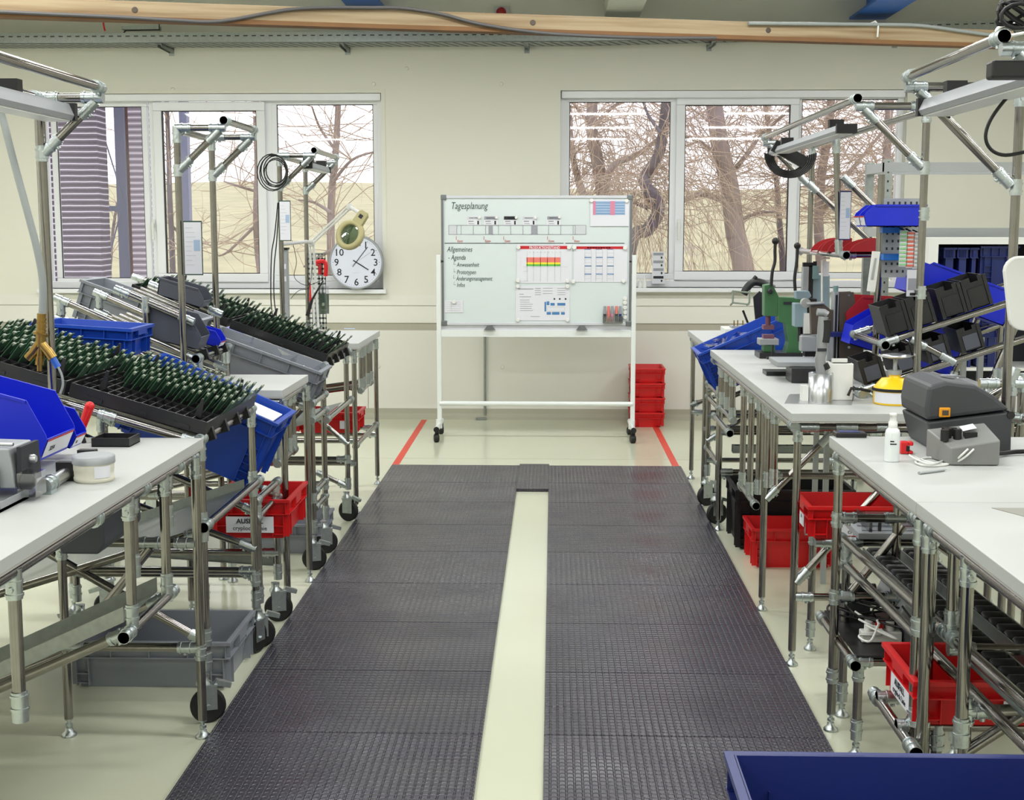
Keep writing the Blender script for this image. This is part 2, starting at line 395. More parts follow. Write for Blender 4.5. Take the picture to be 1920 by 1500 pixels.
# long duct along ceiling edge, red alarm disc on wall
c=W(940,24,WY)
al=thing('alarm_button',MB().b(c.x-.06,c.x+.06,WY-.03,WY,c.z-.06,c.z+.05),'print_grey','small grey wall box with red round front above the wooden beam','alarm')
sub(al,'red_disc',MB().lathe([(.042,0),(.04,.012),(.02,.02)],(c.x,WY-.03,c.z),20,(0,-1,0)),'bin_red')
# cable tray
tz=W(0,83,11.25).z; th=.085; ty0,ty1=11.22,11.52
tr=T('cable_tray','long galvanised perforated cable tray along the wall above the windows','cable tray',(0,ty0,tz),world=True)
def rise(mb):
    mb.v=[Vector((p.x,p.y,p.z+max(0,p.x-.3)*.022)) for p in mb.v]; return mb
tr.p('side_rail',rise(MB().b(XL,.3,ty0,ty0+.003,tz,tz+th).b(.3,XR,ty0,ty0+.003,tz,tz+th)),'galvanised')
tr.p('side_rail',rise(MB().b(XL,.3,ty1,ty1+.003,tz,tz+th).b(.3,XR,ty1,ty1+.003,tz,tz+th)),'galvanised')
tr.p('tray_floor',rise(MB().b(XL,.3,ty0,ty1,tz,tz+.003).b(.3,XR,ty0,ty1,tz,tz+.003)),'galvanised')
m=MB(); x=XL
while x<XR-.1: m.b(x,x+.035,ty0-.0008,ty0,tz+th*.62,tz+th*.72); x+=.07
x=XL
while x<XR-.1:
    m.add([(x,ty0+.03,tz-.0006),(x+.02,ty0+.03,tz-.0006),(x+.13,ty1-.03,tz-.0006),(x+.11,ty1-.03,tz-.0006)],[(0,1,2,3)]); x+=.08
mm=tr.p('slots',rise(m),'slot_dark'); mm['kind']='stuff'
for px,py in((322,105),(652,103),(988,100),(1329,96),(1677,90)):
    c=W(px,py,WY); x=c.x
    br=T('tray_bracket','galvanised wall bracket holding the cable tray, '+{322:'leftmost of five',652:'second from the left',988:'middle one above the whiteboard',1329:'second from the right',1677:'rightmost of five'}[px],'bracket',(x,WY,c.z),world=True,group='wall brackets of the cable tray')
    br.p('wall_plate',MB().b(x-.022,x+.022,WY-.006,WY,c.z,tz+.02),'galvanised')
    br.p('arm',MB().prism([(WY-.006,tz-.001),(WY-.006,c.z+.02),(ty0+.02,tz-.03),(ty0+.02,tz-.001)],'x',x-.018,x-.015).prism([(WY-.006,tz-.001),(WY-.006,c.z+.02),(ty0+.02,tz-.03),(ty0+.02,tz-.001)],'x',x+.015,x+.018).b(x-.018,x+.018,ty0+.02,WY,tz-.004,tz-.001),'galvanised')
# junction box and red cable over the tray, left
c=W(262,40,11.3)
jb=T('wall_conduit','flat grey conduit box with a black wire loop above the left cable tray','conduit',(c.x,11.3,tz+th),world=True)
jb.p('box',MB().b(c.x-.14,c.x+.17,11.25,11.33,tz+th+.03,tz+th+.06),'galvanised')
jb.p('wire',MB().line([(c.x-.12,11.24,tz+th),(c.x-.1,11.24,tz+th+.02),(c.x+.18,11.24,tz+th+.025),(c.x+.18,11.24,tz+th+.1)],.006),'cap_black')
thing('red_cable',MB().line([W(197,58,11.24),W(194,44,11.24),W(196,28,11.24),W(202,5,11.24)],.007,6,sub=4),'red_plastic','thin red cable rising from the cable tray at the left','cable')
# wooden beam across the aisle
a=W(-60,17,4.62); b_=W(1893,66,5.55); zb_=2.418
bm=MB(); d=(Vector((b_.x,b_.y,0))-Vector((a.x,a.y,0))); Ld=d.length; ang=math.atan2(d.y,d.x)
bm.b(0,Ld,-.03,.03,-.036,.03)
wb=T('wooden_beam','long planed timber batten spanning the aisle overhead','wooden beam',(a.x,a.y,zb_),(0,0,ang))
wb.p('batten',bm,'wood',bevel=.003)
wb.p('bark_edge',MB().b(0,Ld,-.0312,.0312,-.037,-.022),'wood_dark')
m=MB()
for t_ in(.14,.5,.735): m.lathe([(.011,0),(.009,.001)],(Ld*t_,-.0305,.0),12,(0,-1,0))
wb.p('knot',m,'brown_plate')
def onbeam(px,dz,dy=-.035):
    t_=(px+60)/1953; t_=t_*4.62/(t_*4.62+(1-t_)*5.55) if 0 else t_
    p=Vector((a.x,a.y,0))*(1-t_)+Vector((b_.x,b_.y,0))*t_; return Vector((p.x,p.y+dy,zb_+dz))
def pxb(px,py):   # point just in front of the beam face under this picture column
    lo,hi=0,1
    for _ in range(30):
        t_=(lo+hi)/2; p=Vector((a.x,a.y,0))*(1-t_)+Vector((b_.x,b_.y,0))*t_; w=W(px,py,p.y)
        if w.x>p.x: lo=t_
        else: hi=t_
    return Vector((w.x,w.y-.04,w.z))
thing('beam_cable',MB().line([pxb(-60,22),pxb(60,28),pxb(220,35),pxb(330,41),pxb(420,43),pxb(560,20),pxb(700,18),pxb(760,19),pxb(830,30),pxb(900,48),pxb(1000,63),pxb(1100,70),pxb(1230,74),pxb(1340,74)],.0065,8,sub=5),'cable_grey','dark grey cable drooping below the wooden batten','cable')
thing('beam_cable',MB().line([pxb(1400,47),pxb(1640,49),pxb(1720,51),pxb(1790,60),pxb(1850,68),pxb(1890,71)],.007,8,sub=5),'air_hose','pale cable lying on the right end of the wooden batten','cable')
c0=pxb(1641,60)
thing('cable_tie',MB().line([c0+Vector((-.03,.09,.028)),c0+Vector((-.01,.0,.034)),c0+Vector((.001,-.002,.02)),c0+Vector((0,0,-.025))],.004,6),'white_plastic','white cable tie looped round the right part of the batten','cable tie')

# ============================================================ FLOOR MATS AND TAPE
mats=[]
Y0=9.208; P=.6215
for side,(x0,x1) in(('left',(-1.125,-.226)),('right',(-.023,.9))):
    for i in range(12):
        yt=Y0-(i*P if i else 0) if i else Y0
        yt=Y0-.03-i*P if i else Y0
        yb=Y0-.03-(i+1)*P
        g=MB().b(x0,x1,yb+.0015,yt-.0015,.0,.016)
        o=thing('floor_mat',g,'mat_rubber','black studded rubber floor mat, '+['far end tile','second tile from the far end','third tile from the far end','fourth tile from the far end','fifth tile from the far end','sixth tile from the far end','seventh tile from the far end','eighth tile from the far end','ninth tile from the far end','tenth tile from the far end','eleventh tile from the far end','nearest tile'][i]+' of the '+side+' row','floor mat',group='studded rubber mats of the %s row'%side,bevel=.003)
a=G(975,872);b_=G(1036,921)
thing('floor_mat',MB().b(-.228,-.021,8.34,9.24,.001,.02),'mat_rubber','narrow dark rubber strip bridging the two mat rows at their far end','floor mat',bevel=.002)
for lab,p,q in(('left',(797,785),(738,877)),('right',(1221,785),(1270,880))):
    A=G(*p);B=G(*q); d=Vector((.028,0,0))
    A.y=min(A.y,WY-.1)
    thing('floor_tape',MB().prism([(A.x-.025,A.y),(A.x+.025,A.y),(B.x+.025,B.y),(B.x-.025,B.y)],'z',.0005,.0016),'red_tape','%s red tape line on the floor running from the mats to the wall'%lab,'floor tape')
for i,Yt in enumerate((9.55,)):
    thing('floor_joint',MB().b(XL,XR,Yt,Yt+.004,.0002,.0008),'seam','thin straight joint line across the pale floor beyond the mats','floor joint')

# ============================================================ CRATES, BINS, TRAYS (makers; local frame, base centre)
def crate(name,label,m,w,d,h,loc,rot=(0,0,0),group=None,open_=True,cells=True,tap=.022):
    t=T(name,label,'crate',loc,rot,group)
    b=MB(); W1,D1=w-.03,d-.03; W0,D0=W1-2*tap,D1-2*tap; th=.004
    def rect(a,c,z): return [(-a/2,-c/2,z),(a/2,-c/2,z),(a/2,c/2,z),(-a/2,c/2,z)]
    v=rect(W0,D0,0)+rect(W1,D1,h)+rect(W1-2*th,D1-2*th,h)+rect(W0-2*th,D0-2*th,.006)
    f=[(3,2,1,0),(12,13,14,15)]
    for k in(0,4,8):
        for i in range(4): j=(i+1)%4; f.append((k+i,k+j,k+4+j,k+4+i))
    b.add(v,f); t.p('body',b,m)
    r=MB()
    def ring(z0,z1,gw,gd,wd):
        x,y=gw/2,gd/2
        r.b(-x,x,-y,-y+wd,z0,z1).b(-x,x,y-wd,y,z0,z1).b(-x,-x+wd,-y+wd,y-wd,z0,z1).b(x-wd,x,-y+wd,y-wd,z0,z1)
    ring(h-.012,h,w,d,.016); z2=h-min(.06,h*.36); ring(z2-.004,z2,w-.008,d-.008,.016)
    for sx in(-1,1):
        n=5
        for i in range(n):
            x=(-w/2+.02)+(w-.04)*i/(n-1); r.b(x-.0015,x+.0015,sx*(d/2-.02),sx*(d/2-.004),z2,h-.01)
        for i in range(4):
            y=(-d/2+.02)+(d-.04)*i/3; r.b(sx*(w/2-.02),sx*(w/2-.004),y-.0015,y+.0015,z2,h-.01)
    if cells:
        for sx in(-1,1):
            for sy in(-1,1):
                for off in(.03,.075):
                    r.b(sx*(w/2-off)-.0015,sx*(w/2-off)+.0015,sy*(d/2-.03),sy*(d/2-.008),.01,z2)
                    r.b(sx*(w/2-.03),sx*(w/2-.008),sy*(d/2-off)-.0015,sy*(d/2-off)+.0015,.01,z2)
                for kz in range(int((z2-.02)/.035)):
                    z=.02+kz*.035; r.b(sx*(w/2-.03),sx*(w/2-.075),sy*(d/2-.03),sy*(d/2-.01),z,z+.003)
    t.p('rim',r,m)
    for sx in(-1,1): t.p('handle',MB().b(min(sx*(w/2-.016),sx*(w/2-.002)),max(sx*(w/2-.016),sx*(w/2-.002)),-.055,.055,z2+.012,h-.012),m)
    t.w,t.d,t.h=w,d,h
    return t
def crate_label(t,lines,face,off,sz=(.2,.05),h0=.02,tx=.024):
    """printed card on a crate face: face 'y-' or 'x-'"""
    if face=='y-': org=Vector((off,-t.d/2+.006,h0)); xd=Vector((1,0,0))
    else: org=Vector((-t.w/2+.006,-off,h0)); xd=Vector((0,-1,0))
    n=xd.cross(Vector((0,0,1)))
    m=MB(); P_=[org-xd*sz[0]/2,org+xd*sz[0]/2,org+xd*sz[0]/2+Vector((0,0,sz[1])),org-xd*sz[0]/2+Vector((0,0,sz[1]))]
    m.add([p for p in P_]+[p+n*.0015 for p in P_],[(0,1,2,3),(7,6,5,4),(0,4,5,1),(1,5,6,2),(2,6,7,3),(3,7,4,0)])
    c=t.p('label_card',m,'paper')
    if lines:
        k=MB()
        for i,(s,b) in enumerate(lines): k.join(text_mb(s,tx*(1.05 if b else .95),org+n*.0022+Vector((0,0,sz[1]*(.58-.42*i))),xd,(0,0,1),align='CENTER',bold=.0006 if b else 0))
        t.p('print',k,'ink',c)
def bin_(name,label,m,w,l,h,loc,rot=(0,0,0),group=None,card=None,front=.42):
    """open-front picking bin, front towards +x"""
    t=T(name,label,'bin',loc,rot,group)
    xt=l/2-h*.5; prof=[(-l/2+.01,0),(-l/2,h),(xt,h),(l/2-.006,h*front+.012),(l/2,h*front),(l/2-.010,0)]
    b=MB(); th=.0035
    for s in(-1,1):
        y=s*w/2; b.prism(prof,'y',min(y,y-s*th),max(y,y-s*th))
    b.b(-l/2+.01,l/2-.011,-w/2,w/2,0,.004); b.add([(-l/2+.01,-w/2,0),(-l/2+.01,w/2,0),(-l/2,w/2,h),(-l/2,-w/2,h),(-l/2+.014,-w/2,0),(-l/2+.014,w/2,0),(-l/2+.004,w/2,h),(-l/2+.004,-w/2,h)],[(0,1,2,3),(4,5,6,7),(2,3,7,6),(0,3,7,4),(1,2,6,5)])
    x1=l/2-.010
    b.add([(x1,-w/2,0),(x1,w/2,0),(l/2,w/2,h*front),(l/2,-w/2,h*front),(x1-.004,-w/2,0),(x1-.004,w/2,0),(l/2-.004,w/2,h*front),(l/2-.004,-w/2,h*front)],[(0,1,2,3),(4,5,6,7),(3,2,6,7)])
    t.p('body',b,m)
    r=MB()
    for s in(-1,1): y=s*(w/2); r.b(-l/2,xt,min(y,y+s*.006),max(y,y+s*.006),h-.008,h)
    r.b(-l/2-.005,-l/2+.004,-w/2,w/2,h-.008,h); t.p('rim',r,m)
    if card:
        k=MB(); a_=Vector((x1,0,0)); c_=Vector((l/2,0,h*front)); n=Vector((h*front,0,-(l/2-x1))).normalized()*.002
        q=[a_*.85+c_*.15,a_*.02+c_*.98]
        k.add([(q[0].x+n.x,-w*.45,q[0].z+n.z),(q[0].x+n.x,w*.45,q[0].z+n.z),(q[1].x+n.x,w*.45,q[1].z+n.z),(q[1].x+n.x,-w*.45,q[1].z+n.z)],[(0,1,2,3)])
        c=t.p('label_card',k,'paper')
        yd=(q[1]-q[0]).normalized(); kk=MB().join(text_mb(card,h*front*.3,q[0]+yd*h*front*.25+n*1.6+Vector((0,-w*.3,0)),(0,1,0),yd))
        t.p('print',kk,'ink',c)
        t.p('print_strip',MB().add([(q[1].x+n.x*1.6,-w*.45,q[1].z+n.z),(q[1].x+n.x*1.6,w*.45,q[1].z+n.z),(q[1].x+n.x*1.6-yd.x*.006,w*.45,q[1].z-yd.z*.006),(q[1].x+n.x*1.6-yd.x*.006,-w*.45,q[1].z-yd.z*.006)],[(0,1,2,3)]),'print_red',c)
    return t
# green boards
def board_proto(nm,label,group):
    """one circuit board standing tilted in a slot; width along y"""
    me=MB().b(-.0011,.0011,-.034,.034,0,.096)
    o=obj(nm,me,'pcb',None,Vector((0,0,0))); o['label']=label; o['category']='circuit board'; o['group']=group
    a=obj('connector',MB().b(-.003,.006,-.024,-.006,.09,.1),'connector',o,Vector((0,0,0)))
    b=obj('component',MB().b(-.005,-.001,.004,.018,.05,.064),'tray_black',o,Vector((0,0,0)))
    return o
def pcb_tray(label,o,L,Dp,slope,nx,ny,group,blabel,rows=None,skip=()):
    """tray with its right near lower corner at o, running up to the left; L along x, Dp along y. local frame rotated about y"""
    t=T('board_tray',label,'tray',o,(0,slope,0))    # +x local points down to the right
    f=MB(); h=.045; th=.006
    f.b(-L,0,0,th,0,h).b(-L,0,Dp-th,Dp,0,h).b(-L,-L+th,th,Dp-th,0,h).b(-th,0,th,Dp-th,0,h)
    for i in range(3): f.b(-L*(.18+.32*i)-.03,-L*(.18+.32*i)+.03,-.004,0,.006,.018)
    t.p('frame',f,'tray_black')
    g=MB()
    for i in range(1,nx): x=-L+L*i/nx; g.b(x-.001,x+.001,th,Dp-th,.012,h-.004)
    for j in range(1,ny): y=Dp*j/ny; g.b(-L+th,-th,y-.001,y+.001,.0125,h-.0035)
    g.b(-L+th,-th,th,Dp-th,.0,.003)
    t.p('divider_grid',g,'tray_black')
    for x in(-L*.83,-L*.12):
        for y in(Dp*.12,Dp*.9):
            t.p('stacking_pin',MB().add([(x-.012,y-.008,h-.01),(x+.012,y-.008,h-.01),(x+.012,y+.008,h-.01),(x-.012,y+.008,h-.01),(x-.002,y-.004,h+.055),(x+.006,y-.004,h+.055),(x+.006,y+.004,h+.055),(x-.002,y+.004,h+.055)],[(0,1,2,3),(4,5,6,7),(0,1,5,4),(1,2,6,5),(2,3,7,6),(3,0,4,7)]),'tray_black')
    q=Matrix.Translation(o)@Matrix.Rotation(slope,4,'Y')
    pr=None
    for j in range(ny):
        if rows and j not in rows: continue
        for i in range(nx):
            if (i,j) in skip or random.random()<.02: continue
            lx=-L+L*(i+.35)/nx; ly=Dp*(j+.5)/ny
            loc=q@Vector((lx,ly,.006)); tilt=slope+R(24+random.uniform(-3,3))
            if pr is None: pr=board_proto('circuit_board',blabel,group); c=pr
            else: c=dup(pr,loc)
            c.location=loc; c.rotation_euler=(0,tilt,R(random.uniform(-2,2)))
    return t

# ============================================================ LEFT SIDE
xe=-1.165   # centre line of the tubes that face the aisle
def gantry(t,x,xa,y0,y1,zt,zb,br=.2,overl=.0,near=True,sgn=1):
    """light frame: two posts, arms towards the aisle, a rail along y, braces"""
    for y in(y0,y1):
        if y==y0 and not near: continue
        t.pipe((x,y,zb),(x,y,zt),'upright',(0,1))
        t.pipe((x,y,zt),(xa,y,zt),'arm',(1,1))
        dx=(xa-x); t.pipe((x+dx*.06,y,zt-abs(dx)*.85),(xa-dx*.12,y,zt-.015),'brace',(1,1)); t.clamp((x,y,zt-abs(dx)*.88))
    t.pipe((xa,y0-overl,zt+.03),(xa,y1+overl,zt+.03),'top_rail',(1,1),cap=3)
def top(t,x0,x1,y0,y1,z,th=.034):
    t.p('worktop',MB().b(x0,x1,y0,y1,z-th+.003,z),'worktop',bevel=.0015)
    t.p('edge_band',MB().b(x0+.001,x1-.001,y0+.001,y1-.001,z-th-.002,z-.004),'worktop_edge')
# ---- T1 nearest bench
zt=.985
t=T('workbench','nearest left workbench with white top and steel pipe frame','workbench',(-1.9,3.1,0),world=True)
top(t,-2.75,-1.143,1.9,4.285,zt)
z=.932
t.pipe((xe,1.95,z),(xe,4.24,z),'edge_rail',(1,1)); t.pipe((-2.6,1.95,z),(-2.6,4.24,z),'edge_rail')
t.pipe((xe,4.24,z),(-2.6,4.24,z),'cross_rail'); t.pipe((xe,1.97,z),(-2.6,1.97,z),'cross_rail')
t.leg(-1.148,4.19,.93); t.leg(-1.594,4.19,.66); t.leg(-1.15,2.0,.93); t.leg(-2.6,2.0,.93); t.leg(-2.6,4.19,.93)
t.pipe((-1.61,4.19,.655),(-1.16,4.19,.655),'cross_rail'); t.clamp((-1.30,4.19,.655),(1,0,0),L=.09)
t.pipe((-1.594,4.19,.305),(-1.16,4.19,.305),'cross_rail'); t.clamp((-1.148,4.19,.29))
t.pipe((-1.3,4.19,.64),(-1.56,4.19,.32),'brace',(0,0))
for y,zb_ in((2.78,.6),(3.565,.57),(3.9,.57)):
    t.pipe((xe,y,z),(xe,y,zb_),'hanger',(1,1))
for y,zb_ in((3.66,.69),(4.0,.76)): t.pipe((xe-.02,y,z),(xe-.02,y,zb_),'hanger',(1,1))
t.pipe((xe,3.49,.56),(xe,3.97,.56),'lower_rail',(1,1),cap=1)
for y in(3.3,3.7,4.05): t.clamp((xe,y,z),(0,1,0),L=.05)
for y,dz in((3.56,0),(3.92,0)):
    t.pipe((xe-.01,y,.555),(-2.3,y,.03+.02),'slide_rail',(1,0))
t.p('slide_sheet',MB().add([(xe-.03,3.58,.575),(-2.3,3.58,.065),(-2.3,3.9,.065),(xe-.03,3.9,.575),(xe-.03,3.58,.62),(-2.3,3.58,.11),(xe-.03,3.9,.62),(-2.3,3.9,.11)],[(0,1,2,3),(0,1,5,4),(3,2,7,6)]),'galvanised')
t.pipe((-1.6,4.19,.28),(-2.2,4.19,.03),'brace',(0,0))
gantry(t,-1.622,-1.425,3.1,4.25,2.075,zt,near=False); t.pipe((-1.622,2.2,zt),(-1.622,2.2,2.075),'upright')
t.pipe((-1.425,2.2,2.105),(-1.425,3.1,2.105),'top_rail',(1,0)); t.pipe((-1.622,2.2,2.075),(-1.425,2.2,2.075),'arm')
t.pipe((-1.622,4.25,2.075),(-1.622,2.2,2.075),'top_rail')
A=W(148,930,4.0);B=W(247,1003,4.0)
thing('underbench_box',MB().prism([(A.x+.03,B.z),(B.x-.02,B.z),(B.x,B.z+.03),(B.x,.93),(A.x,.93)],'y',3.75,4.1),'crate_grey_dark','dark rounded box slung beneath the nearest left bench top','box',bevel=.006)
# ---- task lamps
def task_lamp(label,p,q,w=.07,h=.04,dark=.2,grp='strip lamps under the pipe frames'):
    p=Vector(p);q=Vector(q); L=(q-p).length; ang=math.atan2(q.y-p.y,q.x-p.x)
    t=T('strip_lamp',label,'lamp',p,(0,0,ang),grp)
    t.p('housing',MB().prism([(-w/2,-h*.2),(-w*.35,h*.5),(w*.35,h*.5),(w/2,-h*.2),(w*.42,-h*.5),(-w*.42,-h*.5)],'x',0,L),'alu_matt')
    t.p('diffuser',MB().b(.02,L-.02,-w*.38,w*.38,-h*.5-.004,-h*.5),'white_plastic')
    for x in(0,L): t.p('end_cap',MB().b(x-.012,x+.012,-w/2-.002,w/2+.002,-h*.52,h*.56),'cap_black')
    for x in(L*.12,L*.8): t.p('bracket',MB().b(x-.02,x+.02,-.03,.03,h*.5,h*.5+.035),'cap_black')
    return t
task_lamp('aluminium strip lamp under the nearest left pipe frame',(-1.52,2.25,2.02),(-1.52,4.14,2.02),.1,.05)
# ---- rack A with board trays
sl=math.atan(.292)
def slope_pt(x,z0,s=.292): return z0+(xe-x)*s
t=T('flow_rack','left sloping pipe rack behind the nearest bench, carrying circuit board trays','rack',(-1.7,4.7,0),world=True)
ya,yb=4.325,5.08
for y in(ya,yb):
    t.pipe((xe,y,.19),(xe,y,.965),'upright',(1,1)); t.caster(xe,y,R(200) if y==ya else R(70)); t.clamp((xe,y,.68),L=.1); t.clamp((xe,y,.3),L=.06)
    t.pipe((xe,y,.962),(-2.5,y,slope_pt(-2.5,.962)),'slope_rail'); t.pipe((-2.5,y,.19),(-2.5,y,slope_pt(-2.5,.962)),'upright'); t.caster(-2.5,y,R(20))
    t.pipe((xe,y,.665),(-2.5,y,.24),'slope_rail'); t.clamp((-1.47,y,.962+.29*.305),(-1,0,.29),L=.06)
for y in(4.5,4.7,4.9): t.pipe((xe-.03,y,.955),(-2.5,y,slope_pt(-2.5,.95)),'slope_rail',(0,0),r=.01)
t.pipe((xe,ya-.02,.972),(xe,yb+.02,.972),'stop_rail',(1,1)); t.pipe((xe+.02,ya-.06,.69),(xe+.02,yb+.03,.69),'stop_rail',(1,1),cap=1)
for y in(4.42,4.6,4.78,4.93): t.p('stop_clip',MB().c(xe,y,.975,.05,.022,.045,(0,-.3,0)),'cap_black')
t.p('chute_sheet',MB().add([(xe-.03,ya+.02,.665),(-2.45,ya+.02,.25),(-2.45,yb-.02,.25),(xe-.03,yb-.02,.665),(xe-.03,yb-.02,.70),(-2.45,yb-.02,.29)],[(0,1,2,3),(3,2,5,4)]),'galvanised')
t.pipe((xe,yb,.42),(-2.2,yb,.8),'brace'); t.pipe((xe,yb,.33),(-2.45,yb,.33),'cross_rail')
t.pipe((xe,ya,.28),(-1.75,ya,.62),'brace',(1,1))
t.pipe((-2.5,ya,.3),(-2.5,yb,.3),'cross_rail')
A_=Vector((xe+.012,ya+.012,.985))
pcb_tray('black gridded tray of circuit boards at the low end of the near left rack',A_,.47,.74,sl,16,8,'circuit boards in the near right tray','green circuit board standing in the low tray of the near left rack',rows=(2,3,4,5,6,7),skip={(i,2) for i in range(0,3)}|{(i,3) for i in range(0,2)})
q=Vector((-.485,0,.485*math.tan(sl)))
pcb_tray('black gridded tray of circuit boards higher up the near left rack',A_+q*math.cos(sl),.47,.74,sl,14,8,'circuit boards in the upper near tray','green circuit board standing in the higher tray of the near left rack',rows=(1,2,3,4,5,6))
# blue crate behind the boards and blue tilted crate below
c=W(195,690,5.35)
crate('euro_crate','shallow bright blue crate behind the circuit board trays',"crate_blue",.4,.3,.12,(-1.84,5.27,1.17),(0,.06,0))
rt=R(24)
bc=crate('euro_crate','deep blue crate tilted down to the aisle beside the near left rack','crate_blue',.6,.38,.29,(-1.46,5.30,.765),(0,rt,0))
bc.p('paper_sheet',MB().b(.02,.26,-.15,.12,.262,.268),'paper',label='white sheet inside the crate')
t=T('crate_cradle','low pipe cradle carrying the deep blue tilted crate','rack',(-1.4,5.3,0),world=True)
for y in(5.14,5.5):
    t.pipe((xe,y,.55),(-1.9,y,.55+.735*math.tan(rt)),'slope_rail'); t.pipe((xe,y,.19),(xe,y,.60),'upright'); t.caster(xe,y,R(200)); t.pipe((-1.9,y,.19),(-1.9,y,.55+.735*math.tan(rt)),'upright'); t.caster(-1.9,y,0)
    t.pipe((xe,y,.3),(-1.9,y,.3),'cross_rail')
t.pipe((xe,5.1,.6),(xe,5.55,.6),'stop_rail'); t.pipe((xe,5.1,.53),(xe,5.55,.53),'stop_rail')
# ---- T2 small bench
t=T('workbench','small left workbench with white top behind the blue tilted crate','workbench',(-1.4,5.9,0),world=True)
top(t,-1.6,-1.143,5.575,6.175,zt)
t.leg(-1.148,5.61,.93); t.leg(-1.148,6.14,.93); t.pipe((xe,5.6,z),(xe,6.15,z),'edge_rail'); t.pipe((xe,5.6,z),(-1.57,5.6,z),'cross_rail')
for y in(5.72,5.82,5.95,6.05): t.pipe((xe-.03,y,z),(xe-.03,y,.66),'hanger')
t.pipe((xe-.03,5.68,.65),(xe-.03,6.08,.65),'lower_rail'); t.pipe((xe-.03,5.8,.65),(-2.0,5.8,.45),'slide_rail'); t.pipe((xe-.03,6.05,.65),(-2.0,6.05,.45),'slide_rail')
t.pipe((xe,5.61,.42),(-1.9,5.61,.42),'cross_rail'); t.pipe((xe,6.14,.42),(-1.9,6.14,.42),'cross_rail')
gantry(t,-1.567,-1.368,5.6,6.17,2.08,.0+.06)
t.foot(-1.567,5.6); t.foot(-1.567,6.17)
t.pipe((-1.567,5.6,2.07),(-1.567,6.17,2.07),'top_rail')
# document holder hung on the post
def sheet_holder(label,px0,py0,px1,py1,Y,frame='ink_green'):
    A=W(px0,py0,Y);B=W(px1,py1,Y); t=T('sheet_holder',label,'sign',((A.x+B.x)/2,Y,B.z),world=True)
    t.p('backing',MB().b(A.x,B.x,Y,Y+.004,B.z,A.z),frame); t.p('sheet',MB().b(A.x+.003,B.x-.003,Y-.002,Y,B.z+.005,A.z-.006),'paper')
    w=B.x-A.x;h=A.z-B.z; m=MB()
    for k in range(9):
        zz=A.z-h*(.12+.085*k); m.b(A.x+w*.12,A.x+w*(.12+.25+.3*random.random()),Y-.003,Y-.002,zz-.003,zz)
    t.p('print',m,'print_grey'); t.p('picture',MB().b(A.x+w*.55,A.x+w*.88,Y-.003,Y-.002,A.z-h*.55,A.z-h*.35),'print_lblue'); return t
sheet_holder('work instruction sheet tied to the second left pipe post',343,414,381,516,5.57)
sheet_holder('work instruction sheet tied to the farthest left pipe post',523,376,546,452,7.8)
# ---- rack M (grey bins)
t=T('flow_rack','left sloping pipe rack carrying dark grey picking bins behind the posts','rack',(-1.8,5.9,0),world=True)
s2=.44; x5=-1.515
for y in(5.64,6.13):
    t.pipe((x5,y,1.105),(-2.12,y,1.105+.605*s2),'slope_rail'); t.pipe((x5,y,.06),(x5,y,1.105),'upright'); t.foot(x5,y); t.pipe((-2.1,y,.06),(-2.1,y,1.36),'upright'); t.foot(-2.1,y)
    t.pipe((x5-.02,y,1.27),(-1.86,y,1.27+.33*.42),'slope_rail',(1,1))
    t.pipe((x5-.22,y,1.17),(x5-.22,y,1.37),'upright')
    t.pipe((x5,y,1.02),(-2.12,y,1.02+.605*s2),'slope_rail')
for y in(5.75,5.85,5.95,6.05): t.pipe((x5-.03,y,1.10),(-1.95,y,1.10+.405*s2),'slope_rail',(0,0),r=.008); t.pipe((x5-.1,y,1.30),(-1.85,y,1.30+.235*.42),'slope_rail',(0,0),r=.007)
t.pipe((x5,5.6,1.115),(x5,6.18,1.115),'stop_rail',(1,1),cap=1)
for y in(5.72,5.9,6.05): t.p('stop_clip',MB().c(x5,y,1.12,.045,.02,.045,(0,-.3,0)),'cap_black')
a2=math.atan(s2)
bin_('picking_bin','large dark grey open-front bin on the rail behind the second left post','crate_grey_dark',.15,.25,.135,(-1.64,5.73,1.175),(0,a2*.55,0))
bin_('picking_bin','dark grey open-front bin on the upper rail behind the larger one','crate_grey_dark',.15,.22,.08,(-1.68,6.02,1.34),(0,a2*.7,0))
bin_('picking_bin','small blue open-front bin with white card beside the large dark grey bin','bin_blue',.1,.15,.07,(-1.57,5.98,1.15),(0,a2*.6,0),card='12')
# ---- rack B: grey crates, trays
t=T('flow_rack','left sloping pipe rack farther back carrying grey crates and black board trays','rack',(-1.7,7.0,0),world=True)
s3=.36; a3=math.atan(s3)
for y in(6.36,6.7,7.46):
    t.pipe((xe,y,.19),(xe,y,.97 if y>6.5 else .80),'upright'); t.caster(xe,y,R(200) if y<7 else R(160)); 
    z0=.80 if y<6.5 else .965
    t.pipe((xe,y,z0),(-2.36,y,z0+1.195*s3),'slope_rail'); t.pipe((-2.3,y,.19),(-2.3,y,z0+1.1*s3),'upright'); t.caster(-2.3,y)
    t.pipe((xe,y,.36),(-2.3,y,.36),'cross_rail'); t.clamp((xe,y,.36)); 
t.pipe((xe+.01,6.66,.975),(xe+.01,7.5,.975),'stop_rail'); t.pipe((xe+.01,6.3,.83),(xe+.01,6.7,.83),'stop_rail'); t.pipe((xe+.01,6.3,.75),(xe+.01,6.7,.75),'stop_rail')
t.pipe((xe+.02,6.66,.70),(xe+.02,7.5,.70),'stop_rail'); t.pipe((xe,6.4,.38),(xe,6.72,.38),'stop_rail'); t.pipe((xe,6.4,.3),(xe,6.72,.3),'stop_rail')
t.pipe((xe,7.46,.2),(-1.34,7.46,.28),'brace'); t.pipe((xe,7.46,.45),(-1.75,7.46,.95),'brace'); t.pipe((xe-.02,6.7,.85),(-1.6,6.7,.4),'brace')
